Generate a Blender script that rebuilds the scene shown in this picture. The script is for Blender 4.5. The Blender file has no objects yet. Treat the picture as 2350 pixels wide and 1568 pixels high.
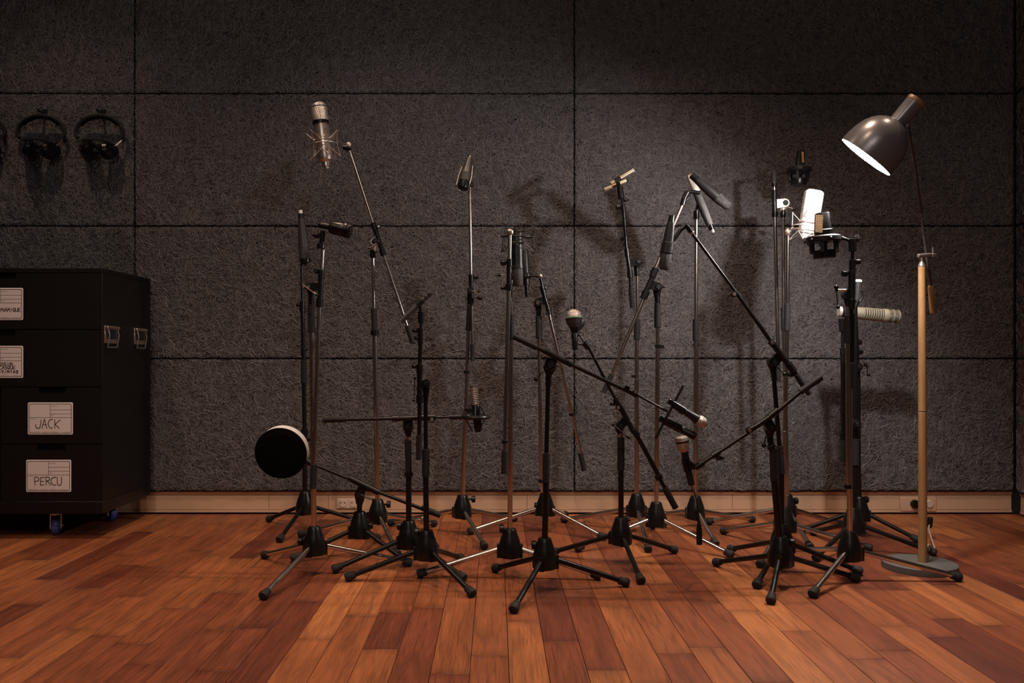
import bpy, math, random
import numpy as np
from mathutils import Vector, Matrix
PI = math.pi
random.seed(7)
C = bpy.context.scene.collection
sc = bpy.context.scene
# ---------------------------------------------------------------- camera, world, lights, exposure
F, HCAM, CX, CY = 1900.0, 0.713, 1137.0, 821.0      # focal length in pixels, eye height, vanishing point
D = 3.755                                           # distance of the panelled wall
cam = bpy.data.cameras.new('camera'); camo = bpy.data.objects.new('camera', cam); C.objects.link(camo)
camo.location = (0, 0, HCAM); camo.rotation_euler = (PI/2, 0, 0)
cam.lens = F/2350*36; cam.sensor_width = 36; cam.shift_x = (1175-CX)/2350; cam.shift_y = (CY-784)/2350
cam.clip_start = 0.05; cam.clip_end = 50
sc.camera = camo
sc.view_settings.view_transform = 'Standard'; sc.view_settings.look = 'None'
sc.view_settings.gamma = 1; sc.view_settings.use_curve_mapping = False
sc.view_settings.exposure = 0.0
w = bpy.data.worlds.new('world'); sc.world = w; w.use_nodes = True
w.node_tree.nodes['Background'].inputs[0].default_value = (0.9, 0.75, 0.65, 1)
w.node_tree.nodes['Background'].inputs[1].default_value = 0.02
def spot(name, loc, target, watts, col, angle, blend, rad):
    l = bpy.data.lights.new(name, 'SPOT'); o = bpy.data.objects.new(name, l); C.objects.link(o)
    l.energy = watts; l.color = col; l.spot_size = math.radians(angle); l.spot_blend = blend; l.shadow_soft_size = rad
    o.location = loc; o.rotation_euler = (Vector(target)-Vector(loc)).to_track_quat('-Z', 'Y').to_euler()
    return o
CEIL = 3.25
WARM = (1.0, 0.70, 0.50)
for sx, sy, tx, ty, wt, an in ((-1.9, 2.85, -1.9, 2.9, 60, 92), (-0.55, 2.75, -0.5, 2.75, 95, 92), (0.75, 2.65, 0.75, 2.7, 110, 92), (-0.1, 1.4, 0.0, 1.9, 96, 92), (1.9, 2.6, 1.9, 2.7, 40, 88),
                               (-1.3, 0.5, -1.5, 2.4, 90, 60)):  # this front spot is added to brighten the stickers and the left floor
    spot('ceiling_spot', (sx, sy, CEIL-0.08), (tx, ty, 0), wt, WARM, an, 0.9, 0.045)
BULB = 34.0
# a large soft fill light added behind the camera, high up, for front faces
al = bpy.data.lights.new('front_fill', 'AREA'); ao = bpy.data.objects.new('front_fill', al); C.objects.link(ao)
al.shape = 'RECTANGLE'; al.size = 1.2; al.size_y = 0.8; al.energy = 16; al.color = (1.0, 0.84, 0.76)
ao.location = (-0.3, -0.9, 2.7); ao.rotation_euler = (Vector((0, 3.2, 0.5))-Vector((-0.3, -0.9, 2.7))).to_track_quat('-Z', 'Y').to_euler()

# ---------------------------------------------------------------- helpers
def P(x, y, d): return Vector(((x-CX)/F*d, d, HCAM-(y-CY)/F*d))
def G(x, y):                                        # a point of the floor seen at pixel x, y
    d = HCAM*F/(y-CY); return Vector(((x-CX)/F*d, d, 0.0))
def nodes(m): return m.node_tree.nodes, m.node_tree.links
def mat(name, col, rough=0.5, metal=0.0, bump=0.0, scale=200, spec=0.5, var=0.0, coat=0.0, emit=None):
    m = bpy.data.materials.new(name); m.use_nodes = True; N, L = nodes(m); b = N['Principled BSDF']
    b.inputs['Base Color'].default_value = (*col, 1); b.inputs['Roughness'].default_value = rough
    b.inputs['Metallic'].default_value = metal; b.inputs['Specular IOR Level'].default_value = spec
    b.inputs['Coat Weight'].default_value = coat
    tc = N.new('ShaderNodeTexCoord'); no = N.new('ShaderNodeTexNoise'); no.inputs['Scale'].default_value = scale
    no.inputs['Detail'].default_value = 3; L.new(tc.outputs['Object'], no.inputs['Vector'])
    if var:
        mx = N.new('ShaderNodeMixRGB'); mx.blend_type = 'MULTIPLY'; mx.inputs[0].default_value = var
        mx.inputs[1].default_value = (*col, 1); L.new(no.outputs['Fac'], mx.inputs[2]); L.new(mx.outputs[0], b.inputs['Base Color'])
    mr = N.new('ShaderNodeMapRange'); mr.inputs[3].default_value = max(0, rough-0.06); mr.inputs[4].default_value = min(1, rough+0.06)
    L.new(no.outputs['Fac'], mr.inputs[0]); L.new(mr.outputs[0], b.inputs['Roughness'])
    if bump:
        bp = N.new('ShaderNodeBump'); bp.inputs['Strength'].default_value = bump; bp.inputs['Distance'].default_value = 0.001
        L.new(no.outputs['Fac'], bp.inputs['Height']); L.new(bp.outputs[0], b.inputs['Normal'])
    if emit:
        b.inputs['Emission Color'].default_value = (*emit[0], 1); b.inputs['Emission Strength'].default_value = emit[1]
    return m
def mesh_grille(name, col, metal, scale, rough=0.35):
    m = mat(name, col, rough, metal); N, L = nodes(m); b = N['Principled BSDF']
    tc = N.new('ShaderNodeTexCoord'); v = N.new('ShaderNodeTexVoronoi'); v.inputs['Scale'].default_value = scale; v.inputs['Randomness'].default_value = 0.25
    L.new(tc.outputs['Object'], v.inputs['Vector'])
    r = N.new('ShaderNodeValToRGB'); r.color_ramp.elements[0].position = 0.25; r.color_ramp.elements[1].position = 0.5
    r.color_ramp.elements[0].color = (*[c*0.12 for c in col], 1); r.color_ramp.elements[1].color = (*col, 1)
    L.new(v.outputs['Distance'], r.inputs[0]); L.new(r.outputs[0], b.inputs['Base Color'])
    bp = N.new('ShaderNodeBump'); bp.inputs['Strength'].default_value = 0.9; bp.inputs['Distance'].default_value = 0.0015
    L.new(v.outputs['Distance'], bp.inputs['Height']); L.new(bp.outputs[0], b.inputs['Normal'])
    return m
M = dict(
    b=mat('black_enamel', (0.007, 0.0065, 0.0065), 0.30, 0.0, spec=0.30),
    k=mat('black_matte_metal', (0.011, 0.0105, 0.011), 0.42, 0.0, 0.15, 500, spec=0.35),
    c=mat('chrome', (0.68, 0.62, 0.58), 0.22, 1.0),
    r=mat('black_rubber', (0.016, 0.015, 0.0155), 0.7, 0.0, 0.3, 700, spec=0.25),
    f=mat('grey_rubber_cap', (0.020, 0.019, 0.0195), 0.7, 0.0, 0.3, 500, spec=0.25),
    g=mat('dark_grey_paint', (0.032, 0.031, 0.034), 0.42, 0.0, 0.1, 900),
    s=mat('satin_silver', (0.62, 0.55, 0.50), 0.32, 0.9),
    w=mat('bright_silver', (0.66, 0.64, 0.62), 0.30, 0.35),
    o=mat('champagne_gold', (0.50, 0.40, 0.30), 0.35, 0.8),
    i=mat('ivory_paint', (0.31, 0.29, 0.22), 0.4, 0.1),
    y=mat('brass_grille', (0.55, 0.34, 0.10), 0.4, 0.8, 0.8, 900),
    ig=mesh_grille('olive_grille', (0.17, 0.16, 0.125), 0.2, 600),
    n=mat('dull_steel', (0.20, 0.18, 0.17), 0.4, 0.5), y2=mesh_grille('dark_brass_grille', (0.30, 0.18, 0.07), 0.5, 600), rod=mat('dark_brown_rod', (0.05, 0.04, 0.04), 0.4),
    e=mat('slate_grey_coating', (0.10, 0.098, 0.105), 0.38, 0.2),
    t=mat('green_ring', (0.16, 0.27, 0.22), 0.45, 0.1),
    d=mat('black_felt', (0.004, 0.004, 0.004), 0.95, 0, 0.2, 800, spec=0.05),
    W=mat('white_shell', (0.90, 0.90, 0.90), 0.4),
    gs=mesh_grille('silver_grille', (0.62, 0.57, 0.54), 0.8, 420),
    gw=mesh_grille('bright_silver_grille', (0.66, 0.64, 0.61), 0.1, 520),
    gk=mesh_grille('black_grille', (0.045, 0.043, 0.043), 0.0, 420, 0.5),
    lg=mat('lamp_grey_lacquer', (0.20, 0.20, 0.22), 0.30, 0.35, spec=1.0, coat=0.0),
    li=mat('lamp_white_inside', (0.85, 0.84, 0.82), 0.5),
    bulb=mat('glowing_bulb', (1, 1, 1), 0.5, emit=((1.0, 0.95, 0.9), 60)),
    lb=mat('cast_grey_base', (0.10, 0.10, 0.098), 0.6, 0, 0.2, 400),
    bl=mat('blue_wheel', (0.06, 0.10, 0.42), 0.4),
    pl=mat('sticker_white', (0.86, 0.80, 0.80), 0.5, 0, 0, 50),
    ink=mat('black_ink', (0.035, 0.016, 0.014), 0.6),
    gy=mat('grey_cable', (0.35, 0.33, 0.32), 0.5),
    dark=mat('void_black', (0.004, 0.004, 0.004), 0.9),
    so=mat('socket_plastic', (0.62, 0.50, 0.42), 0.4),
    hole=mat('socket_hole', (0.01, 0.008, 0.008), 0.6))

class MB:
    def __init__(s): s.v = []; s.f = []; s.sm = []; s.mi = []
    def add(s, vs, fs, sm=True, mi=0):
        o = len(s.v); s.v += [tuple(v) for v in vs]
        for k, f in enumerate(fs):
            s.f.append([i+o for i in f]); s.sm.append(sm if isinstance(sm, bool) else sm[k]); s.mi.append(mi)
    def loft(s, p0, p1, prof, n=16, ref=None, flat=1.0, sq=2.0, mi=0):   # prof: (t along p0-p1, radius)
        p0 = Vector(p0); p1 = Vector(p1); ax = p1-p0; L = ax.length; ax = ax/L
        ref = Vector(ref) if ref else (Vector((0, 1, 0)) if abs(ax.y) < 0.9 else Vector((1, 0, 0)))
        v = (ref-ax*ref.dot(ax)).normalized(); u = ax.cross(v)
        vs = []; fs = []; sm = []
        for t, r in prof:
            for k in range(n):
                a = 2*PI*(k+0.5)/n; c_, s_ = math.cos(a), math.sin(a)
                if sq != 2.0:
                    q = (abs(c_)**sq+abs(s_)**sq)**(-1/sq); c_ *= q; s_ *= q
                vs.append(p0+ax*(L*t)+u*(r*c_)+v*(r*flat*s_))
        m = len(prof)
        for j in range(m-1):
            for k in range(n):
                a = j*n+k; b = j*n+(k+1) % n
                fs.append([a, b, b+n, a+n]); sm.append(True)
        if prof[0][1] > 1e-5: fs.append(list(range(n-1, -1, -1))); sm.append(False)
        if prof[-1][1] > 1e-5: fs.append([(m-1)*n+k for k in range(n)]); sm.append(False)
        s.add(vs, fs, sm, mi); return s
    def tube(s, p0, p1, r0, r1=None, n=12, **k):
        r1 = r0 if r1 is None else r1
        L = (Vector(p1)-Vector(p0)).length; e = min(0.2, 0.06*min(r0, r1)/max(L, 1e-6))
        return s.loft(p0, p1, [(0, r0*0.92), (e, r0), (1-e, r1), (1, r1*0.92)], n, **k)
    def ball(s, c, r, n=14, sz=(1, 1, 1)):
        c = Vector(c); vs = []; fs = []; m = n//2
        for j in range(1, m):
            a = PI*j/m
            for k in range(n):
                b = 2*PI*k/n; vs.append(c+Vector((r*sz[0]*math.sin(a)*math.cos(b), r*sz[1]*math.sin(a)*math.sin(b), r*sz[2]*math.cos(a))))
        vs += [c+Vector((0, 0, r*sz[2])), c-Vector((0, 0, r*sz[2]))]; T = len(vs)-2
        for j in range(m-2):
            for k in range(n):
                a = j*n+k; b = j*n+(k+1) % n; fs.append([a, a+n, b+n, b])
        for k in range(n):
            fs.append([T, k, (k+1) % n]); fs.append([T+1, (m-2)*n+(k+1) % n, (m-2)*n+k])
        s.add(vs, fs); return s
    def path(s, pts, r, n=7, closed=False):
        pts = [Vector(p) for p in pts]; m = len(pts); vs = []; fs = []
        prev = None
        for i, p in enumerate(pts):
            a = pts[(i-1) % m] if (i or closed) else p; b = pts[(i+1) % m] if (i < m-1 or closed) else p
            t = (b-a).normalized()
            if prev is None: prev = Vector((0, 1, 0)) if abs(t.y) < 0.9 else Vector((1, 0, 0))
            v = (prev-t*prev.dot(t)).normalized(); prev = v; u = t.cross(v)
            for k in range(n):
                an = 2*PI*k/n; vs.append(p+u*(r*math.cos(an))+v*(r*math.sin(an)))
        for j in range(m if closed else m-1):
            for k in range(n):
                a = j*n+k; b = j*n+(k+1) % n; c_ = ((j+1) % m)*n
                fs.append([a, b, c_+(k+1) % n, c_+k])
        s.add(vs, fs)
        if not closed: s.add([], [])or 0; s.f += [[len(s.v)-m*n+k for k in range(n-1, -1, -1)], [len(s.v)-n+k for k in range(n)]]; s.sm += [False, False]; s.mi += [0, 0]
        return s
    def ring(s, c, ax, R, r, n=40, m=8):
        ax = Vector(ax).normalized(); v = ax.orthogonal().normalized(); u = ax.cross(v); c = Vector(c)
        return s.path([c+u*(R*math.cos(2*PI*k/n))+v*(R*math.sin(2*PI*k/n)) for k in range(n)], r, m, True)
    def box(s, lo, hi, bev=0.0, mi=0):
        x0, y0, z0 = lo; x1, y1, z1 = hi
        if bev <= 0:
            vs = [(x, y, z) for z in (z0, z1) for y in (y0, y1) for x in (x0, x1)]
            s.add(vs, [[0, 2, 3, 1], [4, 5, 7, 6], [0, 1, 5, 4], [2, 6, 7, 3], [0, 4, 6, 2], [1, 3, 7, 5]], False, mi); return s
        import bmesh
        bm = bmesh.new(); bmesh.ops.create_cube(bm, size=1.0)
        for v in bm.verts: v.co = Vector((x0+(v.co.x+.5)*(x1-x0), y0+(v.co.y+.5)*(y1-y0), z0+(v.co.z+.5)*(z1-z0)))
        bmesh.ops.bevel(bm, geom=bm.edges[:], offset=bev, segments=1, affect='EDGES')
        bm.verts.index_update(); s.add([v.co.copy() for v in bm.verts], [[v.index for v in f.verts] for f in bm.faces], False, mi); bm.free(); return s
    def obox(s, c, ex, ey, ez, hx, hy, hz):             # oriented box
        c = Vector(c); ex, ey, ez = Vector(ex).normalized(), Vector(ey).normalized(), Vector(ez).normalized()
        vs = [c+ex*(a*hx)+ey*(b*hy)+ez*(d*hz) for d in (-1, 1) for b in (-1, 1) for a in (-1, 1)]
        s.add(vs, [[0, 2, 3, 1], [4, 5, 7, 6], [0, 1, 5, 4], [2, 6, 7, 3], [0, 4, 6, 2], [1, 3, 7, 5]], False); return s
def base_of(p):
    b = Vector((0, 0, 0))
    while p is not None: b += p.location; p = p.parent
    return b
def obj(name, mb, m, parent=None, loc=None, kind=None):
    me = bpy.data.meshes.new(name)
    off = base_of(parent) if parent else (Vector(loc) if loc is not None else Vector((0, 0, 0)))
    me.from_pydata([(v[0]-off.x, v[1]-off.y, v[2]-off.z) for v in mb.v], [], mb.f)
    me.polygons.foreach_set('use_smooth', mb.sm); me.polygons.foreach_set('material_index', mb.mi)
    for q in (m if isinstance(m, (list, tuple)) else [m]): me.materials.append(M[q] if isinstance(q, str) else q)
    me.update(); me.set_sharp_from_angle(angle=math.radians(38)); o = bpy.data.objects.new(name, me); C.objects.link(o)
    if parent: o.parent = parent
    elif loc is not None: o.location = loc
    if kind: o['kind'] = kind
    return o
def thing(name, label, cat, loc, group=None):
    o = bpy.data.objects.new(name, None); C.objects.link(o); o.location = loc; o.empty_display_size = 0.05
    o['label'] = label; o['category'] = cat
    if group: o['group'] = group
    return o
def tag(o, label, cat, group=None):
    o['label'] = label; o['category'] = cat
    if group: o['group'] = group
    return o
# ---------------------------------------------------------------- the room
# wood-wool acoustic panels: every panel its own object, real strands pressed on a slab
def strand_material():
    m = bpy.data.materials.new('wood_wool'); m.use_nodes = True; N, L = nodes(m); b = N['Principled BSDF']
    b.inputs['Roughness'].default_value = 0.8; b.inputs['Specular IOR Level'].default_value = 0.25
    g = N.new('ShaderNodeNewGeometry'); r = N.new('ShaderNodeValToRGB')
    r.color_ramp.elements[0].color = (0.11, 0.108, 0.112, 1); r.color_ramp.elements[1].color = (0.215, 0.205, 0.21, 1)
    L.new(g.outputs['Random Per Island'], r.inputs[0]); L.new(r.outputs[0], b.inputs['Base Color'])
    return m
M['wool'] = strand_material()
M['slab'] = mat('shaded_panel_core', (0.012, 0.011, 0.011), 0.9, 0, 0.8, 300)  # near black: the shade between the strands is put into the core colour
PW, PH, PT = 1.9925, 0.5988, 0.026
def panel_mesh(seed, n):
    rng = np.random.default_rng(seed)
    mb = MB(); mb.box((0, 0, 0), (PW, PT-0.006, PH), 0.003)      # slab: front is -Y side at y=0 ... flipped below
    sv = np.array(mb.v); sv[:, 1] = 0.006+sv[:, 1]
    L = rng.uniform(0.016, 0.056, n); th = rng.uniform(0, PI, n); cur = rng.normal(0, 0.28, n)
    cx = rng.uniform(0.004, PW-0.004, n); cz = rng.uniform(0.004, PH-0.004, n)
    wd = rng.uniform(0.0005, 0.0011, n); y0 = rng.uniform(-0.0005, 0.007, n); tilt = rng.normal(0, 0.55, n)
    S = 4; ts = np.linspace(-0.5, 0.5, S)
    ang = th[:, None]+cur[:, None]*ts[None, :]
    dx = np.cos(ang)*L[:, None]/(S-1); dz = np.sin(ang)*L[:, None]/(S-1)
    X = np.cumsum(dx, 1); Z = np.cumsum(dz, 1); X += (cx-X.mean(1))[:, None]; Z += (cz-Z.mean(1))[:, None]
    ok = (X.min(1) > 0.002) & (X.max(1) < PW-0.002) & (Z.min(1) > 0.002) & (Z.max(1) < PH-0.002)
    # strands that would stick out past an edge are shortened onto it
    X = np.clip(X, 0.0015, PW-0.0015); Z = np.clip(Z, 0.0015, PH-0.0015)
    bow = (0.25-ts**2)*rng.uniform(-0.003, 0.005, n)[:, None]
    edge = np.minimum(np.minimum(X, PW-X), np.minimum(Z, PH-Z))
    Y = y0[:, None]-bow+np.clip(0.006-edge, 0, 0.006)*0.9
    nx = -np.sin(ang)*wd[:, None]; nz = np.cos(ang)*wd[:, None]; ny = np.tan(np.clip(tilt, -1, 1))[:, None]*wd[:, None]
    A = np.stack([X+nx, Y+ny, Z+nz], -1); B = np.stack([X-nx, Y-ny, Z-nz], -1)
    V = np.stack([A, B], 2).reshape(-1, 3)
    base = (np.arange(n)*S*2)[:, None]+(np.arange(S-1)*2)[None, :]
    Q = np.stack([base, base+1, base+3, base+2], -1).reshape(-1, 4)+len(sv)
    me = bpy.data.meshes.new('acoustic_panel'); nv = len(sv)+len(V); sf = mb.f; nf = len(sf)+len(Q)
    me.vertices.add(nv); me.vertices.foreach_set('co', np.concatenate([sv, V]).astype(np.float32).ravel())
    loops = [i for f in sf for i in f]; tot = len(loops)+Q.size
    me.loops.add(tot); me.loops.foreach_set('vertex_index', np.concatenate([np.array(loops), Q.ravel()]).astype(np.int32))
    starts = np.concatenate([np.cumsum([0]+[len(f) for f in sf])[:-1], len(loops)+np.arange(len(Q))*4]).astype(np.int32)
    me.polygons.add(nf); me.polygons.foreach_set('loop_start', starts)
    me.polygons.foreach_set('material_index', np.concatenate([np.ones(len(sf)), np.zeros(len(Q))]).astype(np.int32))
    me.materials.append(M['wool']); me.materials.append(M['slab']); me.update(); me.validate()
    return me
NS = 60000
PM = [panel_mesh(1, NS), panel_mesh(2, NS)]
ZR = [0.1063+0.602*k for k in range(6)]
def plane(name, lo, hi, m): return obj(name, MB().box(lo, hi), m, kind='structure')
M['wallbk'] = mat('wall_behind_panels', (0.02, 0.017, 0.016), 0.9, 0, 0.3, 60)
M['paint'] = mat('warm_room_paint', (0.22, 0.18, 0.16), 0.85, 0, 0.1, 30)
wall_back = plane('wall_back', (-3.75, D+0.029, 0), (2.45, D+0.15, CEIL), 'wallbk')
def panels(parent, o, ex, ey, cols):
    rot = Matrix((ex, ey, (0, 0, 1))).transposed().to_4x4()
    k = 0
    for c in cols:
        for zi in range(5):
            ob = bpy.data.objects.new('acoustic_panel', PM[k % 2]); C.objects.link(ob); ob.parent = parent
            p = Vector(o)+Vector(ex)*(c+0.0018)+Vector((0, 0, ZR[zi]+0.0016))
            R = rot
            if (k//2) % 2: R = rot @ Matrix.Rotation(PI, 4, 'Y'); p = p+Vector(ex)*PW+Vector((0, 0, PH))
            ob.matrix_local = Matrix.Translation(p) @ R; k += 1
            if c > 3.9 and False: pass
panels(wall_back, (0, D, 0), Vector((1, 0, 0)), Vector((0, 1, 0)), (-3.634, -1.638, 0.358))
ca = math.radians(8.0)
wr_dir = Vector((-math.sin(ca), -math.cos(ca), 0)); wr_n = Vector((math.cos(ca), -math.sin(ca), 0))
CR = Vector((2.356, D, 0))
mb = MB(); q = CR+wr_n*0.029
mb.add([q, q+wr_dir*6.5, q+wr_dir*6.5+wr_n*0.12, q+wr_n*0.12, *[v+Vector((0, 0, CEIL)) for v in (q, q+wr_dir*6.5, q+wr_dir*6.5+wr_n*0.12, q+wr_n*0.12)]],
       [[0, 1, 2, 3], [4, 7, 6, 5], [0, 4, 5, 1], [1, 5, 6, 2], [2, 6, 7, 3], [3, 7, 4, 0]], False)
wall_right = obj('wall_right', mb, 'wallbk', kind='structure')
panels(wall_right, CR+wr_dir*0.004, wr_dir, wr_n, (0.0, 2.0))
plane('wall_left', (-3.87, -2.6, 0), (-3.75, D+0.15, CEIL), 'paint')
plane('wall_front', (-3.87, -2.72, 0), (2.6, -2.6, CEIL), 'paint')
plane('ceiling', (-3.87, -2.72, CEIL), (2.6, D+0.15, CEIL+0.1), 'wallbk')

# timber cable duct along the foot of the wall
def wood(name, c0, c1, sc_, rough=0.45, stretch=(1, 18, 18), spec=0.4):
    m = bpy.data.materials.new(name); m.use_nodes = True; N, L = nodes(m); b = N['Principled BSDF']
    tc = N.new('ShaderNodeTexCoord'); mp = N.new('ShaderNodeMapping'); mp.inputs['Scale'].default_value = stretch
    no = N.new('ShaderNodeTexNoise'); no.inputs['Scale'].default_value = sc_; no.inputs['Detail'].default_value = 6; no.inputs['Distortion'].default_value = 0.6
    r = N.new('ShaderNodeValToRGB'); r.color_ramp.elements[0].position = 0.3; r.color_ramp.elements[1].position = 0.7
    r.color_ramp.elements[0].color = (*c0, 1); r.color_ramp.elements[1].color = (*c1, 1)
    L.new(tc.outputs['Object'], mp.inputs[0]); L.new(mp.outputs[0], no.inputs['Vector']); L.new(no.outputs['Fac'], r.inputs[0]); L.new(r.outputs[0], b.inputs['Base Color'])
    b.inputs['Roughness'].default_value = rough; b.inputs['Specular IOR Level'].default_value = spec
    return m
M['duct'] = wood('pale_pine', (0.56, 0.37, 0.24), (0.64, 0.44, 0.30), 1.2, 0.5, (1, 8, 8))
M['ductedge'] = wood('darker_pine_lip', (0.36, 0.19, 0.11), (0.43, 0.24, 0.14), 1.5, 0.5, (1, 8, 8))
M['toprail'] = wood('shaded_pine_rail', (0.30, 0.13, 0.065), (0.36, 0.17, 0.09), 1.5, 0.5, (1, 8, 8))  # shadow of the panels on the top rail, put into a darker pine
YB = D+0.017
def baseboard(name, o, ex, ey, length, joints):
    def bx(mb, x0, x1, y0, y1, z0, z1):
        mb.obox(Vector(o)+ex*((x0+x1)/2)+ey*((y0+y1)/2)+Vector((0, 0, (z0+z1)/2)), ex, ey, (0, 0, 1), (x1-x0)/2, (y1-y0)/2, (z1-z0)/2)
    a = MB(); bx(a, 0, length, 0.006, 0.0115, 0.006, 0.104)
    r = obj(name, a, 'ductedge', kind='structure')
    a = MB(); bx(a, 0, length, -0.002, 0.010, 0.088, 0.103); obj('top_rail', a, 'toprail', r)
    a = MB(); bx(a, 0, length, -0.001, 0.010, 0.008, 0.019); obj('bottom_rail', a, 'duct', r)
    js = [0.001]+joints+[length-0.001]
    for p, q2 in zip(js[:-1], js[1:]):
        a = MB(); bx(a, p+0.001, q2-0.001, 0.001, 0.009, 0.021, 0.086); obj('cover_board', a, 'duct', r)
    return r
def xw(px): return (px-CX)/F*D
bb = baseboard('baseboard_back', (-3.75, YB, 0), Vector((1, 0, 0)), Vector((0, 1, 0)), 2.353+3.75,
          [xw(p)+3.75 for p in (-300, 300, 615, 752, 895, 1210, 1500, 1683, 1900, 2069, 2153)])
baseboard('baseboard_right', CR+wr_n*0.017+wr_dir*0.012, wr_dir, wr_n, 6.3, [1.4, 2.9, 4.4])
# shadow gap under the duct: the floor boards stop 4 mm short
# double socket and jack plate on the duct
def socket(px0, px1, py, label):
    x0, x1 = xw(px0), xw(px1); z = HCAM-(py-CY)/F*D
    t = thing('double_socket', label, 'socket', ((x0+x1)/2, YB-0.004, z-0.022))
    obj('face_plate', MB().box((x0, YB-0.006, z-0.022), (x1, YB+0.0008, z+0.022), 0.0015), 'so', t)
    for k in (0.26, 0.76):
        cx = x0+(x1-x0)*k
        a = MB(); c = Vector((cx, YB-0.006, z)); a.loft(c+Vector((0, 0.0005, 0)), c+Vector((0, -0.0026, 0)), [(0, 0.0185), (1, 0.0178)], 24)
        o = obj('outlet', a, 'so', t)
        h = MB()
        for ddx, ddz, rr in ((-0.0095, 0.004, 0.0028), (0.0095, 0.004, 0.0028)):
            h.loft(c+Vector((ddx, -0.0024, ddz)), c+Vector((ddx, -0.0032, ddz)), [(0, rr), (1, rr)], 10)
        obj('pin_hole', h, 'hole', o)
        h = MB(); h.loft(c+Vector((0, -0.0024, -0.010)), c+Vector((0, -0.010, -0.010)), [(0, 0.0028), (1, 0.002)], 10); obj('earth_pin', h, 'so', o)
socket(772, 824, 1157, 'double wall socket in the pale wooden duct behind the stands')
x0, x1 = xw(2070), xw(2152); z = HCAM-(1158-CY)/F*D
t = thing('connection_plate', 'pale outlet plate with round black port behind the floor lamp pole', 'outlet', ((x0+x1)/2, YB-0.004, z-0.03))
obj('face_plate', MB().box((x0, YB-0.005, z-0.033), (x1, YB+0.0008, z+0.030), 0.0015), 'duct', t)
cx = xw(2101.5); a = MB(); c = Vector((cx, YB-0.005, z)); a.loft(c, c+Vector((0, -0.018, 0)), [(0, 0.0195), (0.6, 0.0195), (1, 0.016)], 28); obj('port', a, 'b', t)
a = MB(); c = Vector((xw(2136), YB-0.005, z)); a.loft(c, c+Vector((0, -0.006, 0)), [(0, 0.018), (1, 0.016)], 28); obj('port', a, 'so', t)

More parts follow.
